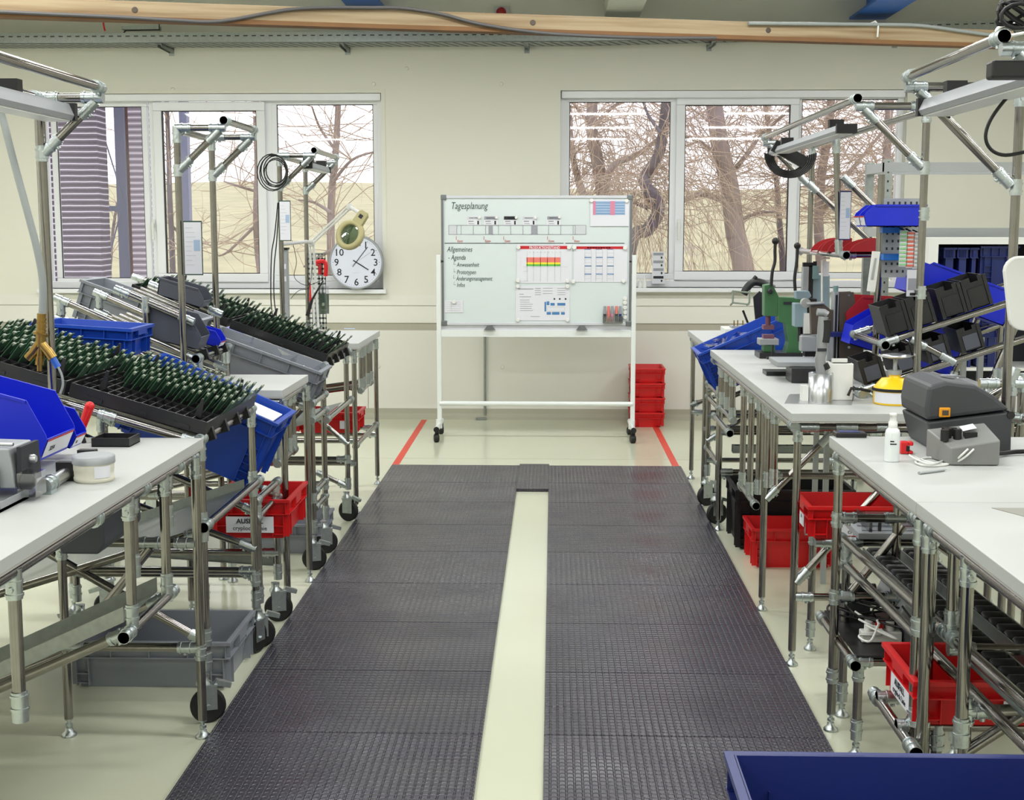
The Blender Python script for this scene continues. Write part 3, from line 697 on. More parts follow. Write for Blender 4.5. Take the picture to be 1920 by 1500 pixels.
t.p('chute_sheet',MB().add([(xe-.02,6.72,.69),(-2.3,6.72,.4),(-2.3,7.44,.4),(xe-.02,7.44,.69)],[(0,1,2,3)]),'galvanised')
for y in(6.8,6.98,7.16,7.34): t.p('stop_clip',MB().c(xe+.01,y,.98,.05,.022,.045,(0,-.3,0)),'cap_black')
n_=Vector((math.sin(a3),0,math.cos(a3))); dn=Vector((-math.cos(a3),0,math.sin(a3)))
base=Vector((xe+.0,6.52,.80))+n_*.012
crate('euro_crate','long grey crate holding plastic film at the low end of the far left rack','crate_grey',.6,.33,.17,base+dn*.31,(0,a3,0))
crate('euro_crate','empty light grey crate at the high end of the far left rack','crate_grey',.6,.33,.2,base+dn*.95,(0,a3,0))
fm=MB()
for k in range(26):
    p=base+dn*(.08+.36*random.random())+n_*(.10+.06*random.random())+Vector((0,random.uniform(-.12,.1),0))
    fm.add([p,p+Vector((random.uniform(-.07,.07),random.uniform(-.06,.06),random.uniform(-.02,.05))),p+Vector((random.uniform(-.07,.07),random.uniform(-.06,.06),random.uniform(-.02,.05)))],[(0,1,2)],True)
thing('plastic_film',fm,'bag_film','crumpled clear plastic film in the low grey crate','plastic bag')
B_=Vector((xe+.01,6.72,.985))
pcb_tray('lowest black tray of circuit boards on the far left rack',B_,.52,.7,a3,12,5,'circuit boards in the lowest tray of the far rack','small green circuit board in the lowest tray of the far left rack')
st=Vector((-.535*math.cos(a3),0,.535*math.sin(a3)))
pcb_tray('upper black tray of circuit boards on the far left rack, under the window',B_+st,.52,.7,a3,12,5,'circuit boards in the upper tray of the far rack','small green circuit board in the uppermost tray of the far left rack')
# ---- T3
t=T('workbench','farthest left workbench with white top beneath the clock','workbench',(-1.5,8.1,0),world=True)
top(t,-2.1,-1.12,7.64,8.6,1.005); z3=.95
t.leg(-1.15,7.66,z3); t.leg(-1.143,8.56,z3); t.leg(-2.05,7.66,z3); t.leg(-2.05,8.56,z3)
t.pipe((-1.16,7.64,z3),(-1.16,8.58,z3),'edge_rail'); t.pipe((-1.15,7.66,z3),(-2.05,7.66,z3),'cross_rail'); t.pipe((-1.15,8.56,z3),(-2.05,8.56,z3),'cross_rail')
for y in(8.0,8.1,8.3,8.42): t.pipe((-1.16,y,z3),(-1.16,y,.7),'hanger')
t.pipe((-1.16,7.96,.69),(-1.16,8.46,.69),'lower_rail'); t.pipe((-1.18,8.1,.70),(-1.9,8.1,.60),'slide_rail'); t.pipe((-1.18,8.4,.70),(-1.9,8.4,.60),'slide_rail')
t.pipe((-1.15,8.56,.33),(-2.05,8.56,.33),'cross_rail'); t.pipe((-1.15,7.66,.3),(-2.05,7.66,.3),'cross_rail'); t.pipe((-1.15,7.66,.4),(-1.143,8.56,.4),'lower_rail')
gantry(t,-1.6,-1.395,7.86,8.68,2.085,1.0); t.pipe((-1.6,7.86,2.08),(-1.6,8.68,2.08),'top_rail')
task_lamp('white strip lamp under the farthest left pipe frame',(-1.45,7.9,2.03),(-1.45,8.55,2.03),.07,.035)
for y in(7.86,8.4): t.pipe((-1.15,y,.4),(-2.05,y,.4),'cross_rail')
rc=crate('euro_crate','red crate on the lower pipes of the farthest left workbench','crate_red',.4,.3,.13,(-1.37,8.12,.425))
crate_label(rc,[],'y-',.1,(.04,.05),.03)
# roller strips, AUSFALL crate and floor crates on left
def roller_track(label,p,q,w=.05,n=16,grp='skate wheel roller tracks',m='galvanised',rr=.014,wd=None):
    p=Vector(p);q=Vector(q); L=(q-p).length; d=(q-p).normalized()
    ang=math.atan2(d.y,d.x); pit=-math.asin(d.z)
    t=T('roller_track',label,'roller track',p,(0,pit,ang),grp)
    for s in(-1,1): t.p('side_profile',MB().b(0,L,s*w/2-.002,s*w/2+.002,-.02,.02).b(0,L,min(s*w/2,s*w/2+s*.01),max(s*w/2,s*w/2+s*.01),-.021,-.019),m)
    t.p('web',MB().b(0,L,-w/2,w/2,-.022,-.019),m)
    for i in range(n):
        x=L*(i+.5)/n; t.p('roller',MB().lathe([(rr*.7,-w*.42),(rr,-w*.34),(rr,w*.34),(rr*.7,w*.42)],(x,0,.008),10,(0,1,0)),'cap_black')
    return t
roller_track('upper black-wheeled roller track low under the small left bench',(-2.25,5.66,.42),(-1.2,5.66,.36),n=24)
roller_track('lower black-wheeled roller track near the floor under the small left bench',(-2.25,5.60,.31),(-1.2,5.60,.245),n=24)
ac=crate('euro_crate','red reject crate with white printed card low under the left racks','crate_red',.34,.42,.17,(-1.26,5.62,.375),(0,0,R(0)))
crate_label(ac,[('AUSFALL',1),('cryplock Linie',0)],'y-',.0,(.2,.068),.03,.027)
crate('euro_crate','grey crate standing on the floor under the nearest left rack','crate_grey',.6,.42,.18,(-1.46,4.84,0))
crate('euro_crate','grey crate on the floor under the far left rack','crate_grey',.5,.42,.16,(-1.43,6.86,0),group=None)
# ---- objects on T1
st=T('bin_stop_rail','short chromed pipe with black clips on the nearest left bench','rail',(-1.4,3.6,zt),world=True)
A=G(84,912,zt+.02);B=G(176,856,zt+.02)
st.pipe(A,B,'pipe',(1,1),r=.017,m='alu'); 
for k in(.42,.86): cc=A.lerp(B,k); st.p('clip',MB().c(cc.x,cc.y,cc.z+.004,.05,.028,.055),'cap_black')
st.p('rail_support',MB().b(A.x-.02,A.x+.02,A.y-.01,A.y+.03,zt,zt+.01),'zinc'); st.p('rail_support',MB().b(B.x-.02,B.x+.02,B.y-.03,B.y+.01,zt,zt+.01),'zinc')
f1=W(100,858,3.93); f2=W(140,835,4.07)
bin_('picking_bin','large blue open-front bin with white card, nearer of two on the left bench','bin_blue',.22,.5,.16,(-1.665,3.735,zt+.098),(0,R(15),0),card='3254',front=.42)
bin_('picking_bin','slim blue open-front bin partly hidden behind the larger one','bin_blue',.09,.3,.10,(-1.565,3.905,zt+.07),(0,R(15),0),card='32')
A=W(150,812,4.17);B=W(168,762,4.17)
h=T('hand_lever','red round-tipped handle leaning behind the blue bins','handle',(A.x,4.17,A.z),world=True)
h.p('grip',MB().t(A,B,.012,14,.015).sph(B,.016),'red_plastic'); h.p('holder',MB().t((A.x+.012,4.17,zt),(A.x,4.17,A.z+.02),.008,8),'cap_black')
c=G(212,836,zt)
bx=T('component_tray','small black open box on the far corner of the nearest left bench','box',(c.x+.0,c.y+.03,zt))
bx.p('shell',MB().b(-.06,.06,-.055,-.05,0,.028).b(-.06,.06,.05,.055,0,.028).b(-.06,-.055,-.05,.05,0,.028).b(.055,.06,-.05,.05,0,.028).b(-.06,.06,-.055,.055,0,.003),'black_plastic')
c=G(164,908,zt)
j=T('solder_jar','round jar with grey lid on the nearest left bench','jar',(c.x,c.y+.055,zt))
j.p('body',MB().lathe([(.05,0),(.054,.004),(.054,.012),(.052,.014),(.053,.03),(.054,.032),(.054,.052)],(0,0,0),32),'paper_warm')
j.p('lid',MB().lathe([(.057,.05),(.057,.068),(.052,.072),(.045,.0715)],(0,0,0),32),'alu_matt')
j.p('label_card',MB().add([(.0548*math.cos(R(a_)),.0548*math.sin(R(a_)),zz) for a_ in range(-70,-10,10) for zz in(.014,.046)],[(2*i,2*i+2,2*i+3,2*i+1) for i in range(5)],True),'paper')
c=G(157,872,zt); thing('small_card',MB().c(c.x,c.y,zt+.002,.04,.03,.002,(0,0,.5)),'ink','tiny dark square card behind the jar','card')
# machine at the left edge
c=G(20,925,zt)
m_=T('stripping_machine','grey bench machine with black side plate at the left edge','machine',(-1.52,3.42,zt),world=True)
x0,x1,y0,y1=-1.75,W(44,870,3.3).x-.02,3.27,3.42
m_.p('housing',MB().prism([(x0,zt+.035),(x1+.01,zt+.03),(x1-.005,zt+.132),(x0,zt+.142)],'y',y0,y1),'alu_matt',bevel=.004)
m_.p('side_plate',MB().prism([(y0+.01,zt+.035),(y1-.01,zt+.035),(y1-.02,zt+.134),(y0+.015,zt+.134)],'x',x1+.01,x1+.022),'ink')
m_.p('knob',MB().lathe([(.012,0),(.012,.012),(.008,.018)],(x1+.02,y0+.07,zt+.095),16,(1,0,0)),'alu')
m_.p('cover_box',MB().b(x1+.022,x1+.068,y0-.02,y0+.05,zt+.012,zt+.072),'clear_plastic'); m_.p('drive_wheel',MB().lathe([(.02,0),(.02,.02),(.01,.03)],(x1+.024,y0+.015,zt+.045),18,(1,0,0)),'cap_black')
m_.p('gauge',MB().lathe([(.022,0),(.022,.006)],(x1-.05,y0-.004,zt+.075),24,(0,-1,0)),'paper')
m_.p('base_tray',MB().b(x0,x1+.03,3.12,3.46,zt,zt+.008).b(x1+.027,x1+.03,3.12,3.3,zt,zt+.025).b(x0,x1+.03,3.12,3.123,zt,zt+.025),'alu_matt')
m_.p('front_cover',MB().b(x0,x1-.03,y0-.02,y0+.0,zt+.03,zt+.085),'black_plastic'); m_.p('top_rod',MB().t((x0,y0+.02,zt+.147),(x1,y0+.02,zt+.14),.005,8),'alu')
m_.p('warning_strip',MB().b(x0,x1-.09,y0-.022,y0-.02,zt+.088,zt+.1),'red_plastic')
# air hose and brass manifold
Y=4.18
hz=T('air_hose','grey air hose hanging down beside the left post','hose',W(80,600,Y),world=True)
hz.p('hose',MB().line([W(-30,120,Y),W(0,205,Y),W(25,300,Y),W(52,400,Y),W(70,470,Y),W(80,530,Y),W(79,592,Y)],.0115,12,sub=5),'air_hose')
br=T('brass_manifold','brass four-way air coupling hanging from the grey hose','coupling',W(76,690,Y),world=True)
def cyl(mb,a,b_,r,r2=None): mb.t(a,b_,r,14,r2)
m=MB(); cyl(m,W(78,588,Y),W(77,630,Y),.014); 
for k in range(5): a=W(78,598+k*7,Y); m.t(a,a-Vector((0,0,.004)),.0165,14)
cyl(m,W(77,624,Y),W(76,628,Y),.024,.024); cyl(m,W(77,628,Y),W(76,650,Y),.016); br.p('inlet',m,'brass')
m=MB(); cyl(m,W(76,642,Y),W(62,662,Y),.015); cyl(m,W(63,660,Y),W(52,672,Y),.014); br.p('outlet',m,'brass')
m=MB(); cyl(m,W(76,642,Y),W(90,660,Y),.015); cyl(m,W(88,656,Y),W(99,672,Y),.016); br.p('outlet',m,'brass')
m=MB(); cyl(m,W(76,645,Y),W(75,672,Y),.013,.012); cyl(m,W(75,668,Y),W(74,684,Y),.014); cyl(m,W(74,684,Y),W(74,696,Y),.008); br.p('outlet',m,'brass')
m=MB(); cyl(m,W(98,670,Y),W(109,689,Y),.011); br.p('plug',m,'blue_plastic')
thing('air_line',MB().line([W(109,688,Y-.01),W(116,704,Y-.01),W(118,722,Y-.01),W(113,738,Y-.01)],.004,8,sub=4),'air_hose','thin air line curving down from the brass coupling','hose')
# ---- clock, magnifier, tools at far left bench
ck=W(668,488,11.49)
cl=T('wall_clock','round white clock leaning on the sill of the left window','clock',(ck.x,11.49,LW[2]),world=True)
rC=W(719,488,11.49).x-ck.x
ck.z=LW[2]+rC+.002
cl.p('case',MB().lathe([(rC,-.03),(rC,.012),(rC-.006,.018),(rC-.014,.018),(rC-.018,.008),(.001,.008)],ck,48,(0,-1,0)),'alu_matt')
cl.p('dial',MB().lathe([(rC-.016,.0085),(rC-.017,.0095)],ck,48,(0,-1,0)),'clock_face')
yy=ck.y-.0105
def onclk(a_,r): return Vector((ck.x+math.sin(R(a_))*r,yy,ck.z+math.cos(R(a_))*r))
for k in range(1,13):
    p=onclk(30*k,rC*.72); cl.p('numeral',text_mb(str(k),.085,p+Vector((0,0,-.03)),align='CENTER',bold=.0008),'ink')
m=MB()
for k in range(60):
    a_=k*6; p=onclk(a_,rC*.87); q=onclk(a_,rC*(.83 if k%5==0 else .85)); m.t(p,q,.0018 if k%5==0 else .0011,4)
cl.p('minute_marks',m,'ink')
def hand(a_,r0,r1,w): 
    p=onclk(a_,-r0);q=onclk(a_,r1);s_=Vector((math.cos(R(a_)),0,-math.sin(R(a_))))*w/2
    return MB().add([p-s_,p+s_,q+s_,q-s_]+[v+Vector((0,-.002,0)) for v in(p-s_,p+s_,q+s_,q-s_)],[(0,1,2,3),(4,5,6,7),(0,1,5,4),(1,2,6,5),(2,3,7,6),(3,0,4,7)])
cl.p('hour_hand',hand(122,.03,.125,.009),'ink'); cl.p('minute_hand',hand(38,.05,.165,.006),'ink'); cl.p('second_hand',hand(56,.05,.16,.0015),'paper_print'); cl.p('hub',MB().lathe([(.007,0),(.007,.004)],(ck.x,yy,ck.z),12,(0,-1,0)),'ink')
cl.p('maker_mark',MB().b(ck.x-.03,ck.x+.03,yy-.0004,yy,ck.z-.092,ck.z-.09),'print_grey')
Y=8.3
mg=T('magnifier_lamp','articulated magnifier lamp with cream round head in front of the clock','lamp',(W(585,600,Y).x,Y,1.005),world=True)
j0=W(593,586,Y);j1=W(584,455,Y);j2=W(656,388,Y);hd=W(656,440,Y-.25)
j0.z=1.03
for o_ in(-.012,.012): mg.p('arm',MB().t(j0+Vector((o_,0,0)),j1+Vector((o_,0,0)),.008,10).t(j1+Vector((0,o_*.3,o_)),j2+Vector((0,o_*.3,o_)),.007,10),'white_plastic')
for p in(j0,j1,j2): mg.p('joint',MB().lathe([(.02,-.02),(.022,-.012),(.022,.012),(.02,.02)],p,18,(0,-1,0)),'white_plastic')
mg.p('clamp_arm',MB().t(W(528,458,7.86),W(575,453,8.1),.011,10).t(W(575,453,8.1),j1,.01,8),'lamp_grey')
mg.p('base_clamp',MB().t((j0.x,j0.y,1.006),(j0.x,j0.y,1.04),.022,14),'lamp_grey')
ax=Vector((-.35,-.9,.28)).normalized()
rm=.095
mg.p('head',MB().lathe([(rm*.66,-.01),(rm*.66,.012),(rm*.8,.018),(rm,.006),(rm*.97,-.016),(rm*.66,-.01)],hd,36,ax),'lamp_cream')
mg.p('lens',MB().lathe([(.001,.004),(rm*.4,.0035),(rm*.66,0)],hd,36,ax),'lens_glass')
u=Vector((.55,.0,.83)); u=(u-ax*u.dot(ax)).normalized(); v_=ax.cross(u)
P_=[hd+u*(rm*.85)+v_*.038,hd+u*(rm*.85)-v_*.038,hd+u*(rm*1.6)-v_*.034,hd+u*(rm*1.75)-v_*.02,hd+u*(rm*1.75)+v_*.02,hd+u*(rm*1.6)+v_*.034]
mm_=MB(); n=len(P_); mm_.add([p-ax*.014 for p in P_]+[p+ax*.012 for p in P_],[tuple(range(n))[::-1],tuple(range(n,2*n))]+[(i,(i+1)%n,n+(i+1)%n,n+i) for i in range(n)])
mg.p('head_neck',mm_,'lamp_cream',bevel=.004)
cc=hd+u*rm*1.35+ax*.0135; mg.p('print',MB().add([cc+u*.012+v_*.014,cc+u*.012-v_*.014,cc-u*.012-v_*.014,cc-u*.012+v_*.014],[(0,1,2,3)]),'ink')
mg.p('neck_joint',MB().t(j2,hd+u*rm*1.5-ax*.01,.012,10),'white_plastic')
# perforated strip with red plier handle
pb=T('tool_board','small perforated tool strip beside the magnifier stand','tool board',(W(594,560,8.62).x,8.62,1.005),world=True)
A=W(578,476,8.62);B=W(612,580,8.62)
m=MB()
m.b(A.x,A.x+.006,8.62,8.622,1.006,A.z).b(B.x-.006,B.x,8.62,8.622,1.006,A.z)
for k in range(16): zz=1.02+(A.z-1.02)*k/15; m.b(A.x,B.x,8.62,8.622,zz-.006,zz+.006)
for k in range(1,5): x=A.x+(B.x-A.x)*k/5; m.b(x-.006,x+.006,8.62,8.6215,1.006,A.z)
pb.p('perforated_sheet',m,'galvanised')
c=W(605,503,8.58)
rp=T('pliers','red handled pliers hanging on the tool strip','pliers',c,world=True)
rp.p('handle',MB().line([c+Vector((-.05,0,.035)),c+Vector((-.01,0,.045)),c+Vector((.02,0,.03)),c+Vector((.018,0,-.05))],.014,10,sub=4),'red_plastic')
rp.p('handle',MB().line([c+Vector((-.05,0,.03)),c+Vector((-.02,0,.015)),c+Vector((-.02,0,-.04))],.012,10,sub=4),'bin_red')
rp.p('jaw',MB().t(c+Vector((-.05,0,.032)),c+Vector((-.085,0,.05)),.01,8,.004),'dark_steel')
thing('screwdriver',MB().t(W(583,530,8.6),W(582,566,8.6),.008,8).t(W(582,566,8.6),W(582,585,8.6),.003,6),'red_plastic','thin red-handled screwdriver left of the hanging green board','screwdriver')
c=W(607,570,8.55)
hb=T('circuit_board','bright green circuit board in a clear sleeve hanging above the far left bench','circuit board',c,world=True)
A=W(598,551,8.55);B=W(617,588,8.55)
hb.p('board',MB().b(A.x,B.x,8.55,8.552,B.z,A.z),'pcb_bright'); hb.p('chip',MB().b(A.x+.02,A.x+.035,8.545,8.55,B.z+.05,B.z+.07).b(A.x+.01,A.x+.05,8.547,8.55,B.z+.02,B.z+.026),'connector')
hb.p('sleeve',MB().b(A.x-.002,B.x+.002,8.546,8.5465,B.z-.002,A.z+.05),'clear_plastic'); hb.p('hook_wire',MB().line([(A.x+.02,8.55,A.z),(A.x+.022,8.56,A.z+.06),(A.x+.02,8.62,A.z+.1)],.0015,5),'zinc')
A=G(575,606,1.005);B=G(645,612,1.005)
kb=thing('tool_case',MB().prism([(A.x-.06,1.006),(B.x,1.006),(B.x-.005,1.03),(B.x-.11,1.055),(A.x-.06,1.06)],'y',7.98,8.2),'black_plastic','flat black tapered case on the far left bench','case',bevel=.005)
c=G(655,617,1.005); thing('note_card',MB().c(c.x,c.y,1.0075,.07,.05,.002,(0,0,.1)),'print_lblue','small bluish card near the corner of the far left bench','card')
A=G(540,600,1.005)
thing('picking_bin',MB().b(A.x-.16,A.x+.1,8.32,8.5,1.006,1.04),'bin_blue','low flat blue tray behind the circuit boards on the far left bench','bin',bevel=.003)
# equipment panel between the posts of T3
A=W(528,468,8.05);B=W(542,595,8.05)
pn=T('power_column','slim grey aluminium power column standing on the far left bench','power column',((A.x+B.x)/2,8.05,1.005),world=True)
pn.p('profile',MB().b(A.x,B.x,8.03,8.08,1.006,A.z),'alu_matt',bevel=.003); pn.p('top_plate',MB().b(A.x-.004,B.x+.004,8.02,8.09,A.z,A.z+.012),'cap_black')
for k in(.16,.3): zz=A.z-(A.z-1.0)*k; pn.p('socket',MB().b(A.x+.008,B.x-.008,8.027,8.03,zz-.03,zz),'paper')
# coiled cable and dangling wires
c=W(516,322,7.84)
m=MB()
for k in range(6):
    rr=.062+.006*k; ox=random.uniform(-.012,.012); oz=random.uniform(-.01,.01)
    m.line([(c.x+ox+rr*math.cos(2*PI*i/20)*.95,c.y-.02-.004*k,c.z+oz+rr*1.15*math.sin(2*PI*i/20)) for i in range(21)],.0035,6)
thing('cable_coil',m,'cap_black','round coil of black cable on the farthest left post','cable')
thing('hanging_cable',MB().line([W(521,380,7.83),W(515,440,7.83),W(509,480,7.83),W(508,560,7.83),W(512,600,7.83)],.0035,6,sub=4).line([W(523,380,7.83),W(519,450,7.83),W(514,500,7.83),W(514,560,7.83),W(520,600,7.83)],.0035,6,sub=4),'cap_black','pair of black cables running down the farthest left post','cable')
thing('measuring_leads',MB().line([W(548,452,8.2),W(556,490,8.2),W(552,520,8.2),W(575,535,8.2),W(606,524,8.25)],.002,5,sub=5).line([W(545,560,8.2),W(560,545,8.2),W(580,538,8.2),W(585,500,8.2)],.002,5,sub=5),'cap_black','thin dark wires looping between the far left posts','cable')
thing('soldering_probe',MB().t(W(606,526,8.1),W(585,562,8.1),.004,8,.007).t(W(585,562,8.1),W(576,592,8.1),.009,8,.012),'cap_black','black soldering iron standing slanted on the far left bench','soldering iron')

# ============================================================ WHITEBOARD
BY=10.5
wbx0,wbx1=-.872,.612; wz0,wz1=.904,1.915
wb=T('mobile_whiteboard','large white marker board on a white wheeled stand in front of the wall','whiteboard',(-.13,BY,0),world=True)
wb.p('surface',MB().b(wbx0+.02,wbx1-.02,BY,BY+.02,wz0+.02,wz1-.02),'board_white')
wb.p('frame',MB().b(wbx0,wbx1,BY-.008,BY+.025,wz1-.022,wz1).b(wbx0,wbx1,BY-.008,BY+.025,wz0,wz0+.022).b(wbx0,wbx0+.022,BY-.008,BY+.025,wz0+.022,wz1-.022).b(wbx1-.022,wbx1,BY-.008,BY+.025,wz0+.022,wz1-.022),'print_grey',bevel=.003)
for x in(wbx0,wbx1):
    for zz in(wz0,wz1): 
        s1=1 if x<0 else -1; s2_=1 if zz<1.2 else -1
        wb.p('corner_cap',MB().b(min(x-s1*.006,x+s1*.04),max(x-s1*.006,x+s1*.04),BY-.012,BY+.028,min(zz-s2_*.006,zz+s2_*.035),max(zz-s2_*.006,zz+s2_*.035)),'board_frame',bevel=.006)
for xx in(wbx0-.003,wbx1-.016): wb.p('side_strip',MB().b(xx,xx+.019,BY-.0095,BY-.008,wz0+.03,wz1-.03),'board_frame')
px0=W(823,600,BY).x; px1=W(1188,600,BY).x
for x in(px0,px1):
    wb.p('post',MB().b(x-.018,x+.018,BY-.01,BY+.02,.13,W(823,478,BY).z),'white_metal',bevel=.004)
    wb.p('foot_tube',MB().t((x-.005,BY-.24,.105),(x-.005,BY+.27,.105),.02,14),'white_metal')
    wb.p('foot_cap',MB().t((x-.005,BY-.255,.105),(x-.005,BY-.24,.105),.022,14),'cap_black')
    wb.p('post_sleeve',MB().t((x-.005,BY+.005,.08),(x-.005,BY+.005,.15),.026,12),'white_metal')
    for yy_ in(BY-.2,BY+.22): 
        c_=wb.p('caster',MB().b(x-.02,x+.01,yy_-.012,yy_+.012,.05,.09),'cap_black'); wb.p('wheel',MB().lathe([(.026,-.02),(.034,-.014),(.034,.014),(.026,.02)],(x-.008,yy_-.01,.034),18,(1,.25,0)),'cap_black',c_)
zc_=W(1000,757,BY).z; wb.p('lower_bar',MB().t((px0,BY,zc_),(px1,BY,zc_),.019,14),'white_metal')
A=W(830,608,BY);B=W(1182,632,BY)
wb.p('cross_beam',MB().b(px0,px1,BY-.005,BY+.02,B.z,A.z-.045),'white_metal'); wb.p('back_panel',MB().b(px0,px1,BY+.006,BY+.014,A.z-.05,wz0),'print_grey')
wb.p('pivot',MB().lathe([(.012,0),(.012,.02)],(px0+.02,BY,W(823,490,BY).z),10,(1,0,0)).lathe([(.012,0),(.012,.02)],(px1-.04,BY,W(823,490,BY).z),10,(1,0,0)),'cap_black')
for px in(918,1091): c=W(px,614,BY-.03); wb.p('tray_bracket',MB().prism([(c.x-.045,c.z-.02),(c.x+.045,c.z-.02),(c.x+.02,c.z+.012),(c.x-.02,c.z+.012)],'y',BY-.03,BY-.01),'board_frame')
YF=BY-.0012
def wt(s,px,py,h_px,name='handwriting',m='ink_green',shear=.25,sx=.8,bold=0,par=None,Y_=None):
    p=W(px,py,Y_ or YF); sz=h_px/238*1.15; sx*=.86
    return wb.p(name,text_mb(s,sz,p,shear=shear,sx=sx,bold=bold),m)
wt('Tagesplanung',845,392,16); wt('Allgemeines',838,472,12,sx=.82); wt('- Agenda',840,487,11.5)
for s,y in(('Anwesenheit',500),('Prototypen',514),('Änderungsmanagement',526),('Infos',538)): wt('↳'+s if 0 else '└ '+s,846,y,10,sx=.72 if len(s)>12 else .8)
L1=W(833,456,YF);L2=W(1057,456,YF); wb.p('black_line',MB().b(L1.x,L2.x,YF-.0005,YF,L1.z-.0025,L1.z+.0025).b(W(1060,456,YF).x,W(1171,456,YF).x,YF-.0005,YF,L1.z-.0025,L1.z+.0025),'ink')
# timetable strip
def wrect(mb,x0,y0,x1,y1,Y_): A=W(x0,y0,Y_);B=W(x1,y1,Y_); return mb.b(A.x,B.x,Y_-.0006,Y_,B.z,A.z)
m=MB()
wrect(m,841,422,1099,423,YF); wrect(m,841,439,1099,440,YF)
for x in(841,856,864,887,910,916,923,934,957,980,996,1007,1028,1051,1074,1078,1098): wrect(m,x,422,x+1,440,YF)
wb.p('timeline_grid',m,'paper_print')
m=MB(); wrect(m,842,423,856,439,YF); wrect(m,1079,423,1098,439,YF); wb.p('timeline_end',m,'print_grey')
m=MB(); wrect(m,917,423,923,439,YF-.0005); wrect(m,997,423,1007,439,YF-.0005); wb.p('timeline_break',m,'paper_print')
for x in(857,909,946,1028,1076):
    wt('Rüsten',x,454,5.5,'red_note','ink_red',.25,.7)
    m=MB(); wrect(m,x-2,443,x-1.2,450,YF); wb.p('red_arrow',m,'ink_red')
def paper(label,x0,y0,x1,y1,Y_=YF-.002,name='paper_sheet',m='paper',grp=None):
    A=W(x0,y0,Y_);B=W(x1,y1,Y_); t=T(name,label,'paper',((A.x+B.x)/2,Y_,B.z),world=True,group=grp)
    t.p('sheet',MB().b(A.x,B.x,Y_,Y_+.001,B.z,A.z),m); t.Y=Y_; return t
def pr(t,name,m,rects):
    mb=MB()
    for r in rects: wrect(mb,*r,t.Y-.0004)
    return t.p(name,mb,m)
def magnets(pts,where,r=.017,Y_=YF-.003):
    for i,(x,y) in enumerate(pts):
        c=W(x,y,Y_); thing('magnet',MB().lathe([(r,0),(r,.006),(r*.8,.009)],(c.x,Y_,c.z),20,(0,-1,0)),'white_plastic','round white magnet '+where[i],'magnet',group='white magnets on the board')
t=paper('wide chart sheet with red PRODUKTIONSSTAND heading on the whiteboard',969,459,1072,531)
pr(t,'heading_bar','print_red',[(974,461,1066,467)]); k=t.p('heading',text_mb('PRODUKTIONSSTAND',.026,W(1021,466.4,YF-.003)+Vector((0,0,0)),align='CENTER',sx=.9,bold=.0006,shear=0),'paper'); 
pr(t,'grid_lines','print_grey',[(988,470,988.8,528),(1000,470,1000.8,528),(1013,470,1013.8,528),(1026,470,1026.8,528),(1040,470,1040.8,528),(1051,470,1051.8,528),(980,500,1064,500.8),(981,508,990,509),(981,526,990,527)]+[(992+7*i,472,995+7*i,473.5) for i in range(9)])
pr(t,'red_band','print_salmon',[(987,482.5,1051,492)]); pr(t,'yellow_band','print_yellow',[(987,492,1051,495.5)]); pr(t,'green_band','print_green',[(987,495.5,1051,499)])
t=paper('sheet with red heading and three blue-lined columns on the whiteboard',1076,459,1176,529)
pr(t,'heading_bar','print_red',[(1081,462,1169,467)]); pr(t,'heading_marks','print_pink',[(1101+5*i,463.6,1104.6+5*i,465.6) for i in range(9)])
for x in(1096,1117,1138): pr(t,'column','print_grey',[(x,468,x+.8,528),(x+12,468,x+12.8,528)]+[(x,y,x+12,y+.6) for y in range(474,528,6)]); pr(t,'blue_line','print_blue',[(x,y,x+13,y+1.6) for y in(482,498,513)]+[(x,467,x+12,468)])
t=paper('lower sheet with text and a blue block floor plan on the whiteboard',967,536,1068,601)
pr(t,'text_lines','paper_print',[(972,541,1000,542.5),(974,551,982,552),(974,556,996,557)]+[(975,562+4*i,975+random.choice((18,24,22)),562.8+4*i) for i in range(6)]+[(1003,540+4*i,1014,541+4*i) for i in range(4)]+[(1018,540+5*i,1036,540.8+5*i) for i in range(3)]+[(1045,540+4*i,1060,540.8+4*i) for i in range(4)]+[(995,593,1012,594)])
pr(t,'blue_block','print_blue',[(1021,566,1024,584),(1025,565,1030,572),(1032,568,1040,573),(1045,568,1060,573),(1025,585,1033,590),(1035,585,1049,590),(1052,585,1059,590)])
pr(t,'oval_outline','print_grey',[(1026,575,1058,576),(1026,583,1058,584),(1025,576,1026,583),(1058,576,1059,583)]); pr(t,'dot','ink',[(1038,559,1041,562),(1048,559,1051,562),(1059,559,1062,562)])
t=paper('sheet with pink and blue striped table at the top right of the whiteboard',1107,374,1179,424,YF-.006)
pr(t,'blue_stripes','print_lblue',[(1113,377,1172,403)]); t.Y-=.0008; pr(t,'dark_stripes','print_blue',[(1114,y,1171,y+1) for y in range(380,403,5)]); t.Y-=.0008; pr(t,'pink_column','print_pink',[(1112,377,1117,403),(1144,377,1153,403)])
t=paper('small note sheet at the lower left of the whiteboard',834,563,868,586); pr(t,'table_print','print_grey',[(836,566+4*i,864,566.8+4*i) for i in range(5)]+[(846,566,846.8,583)])
for i,(x,dk,lb) in enumerate(((875,'print_grey','pale header, leftmost'),(907,'paper_print','grey header, second from the left'),(944,'ink','black header, middle'),(979,'print_grey','pale header, second from the right'),(1025,'paper_print','grey header, rightmost'))):
    t=paper('small product card with %s of five above the timeline'%lb,x,405,x+26,422,YF-.0015,'product_card',grp='product cards above the timeline')
    pr(t,'header',dk,[(x+1,405.5,x+25,412)]); pr(t,'mark','ink',[(x+20,414,x+23,421)]); pr(t,'caption','paper_print',[(x+3,414,x+13,416),(x+4,419,x+14,420)])
    pr(t,'header_marks','paper' if dk!='print_grey' else 'ink',[(x+5+2.6*i,408,x+6.8+2.6*i,409.6) for i in range(6)])
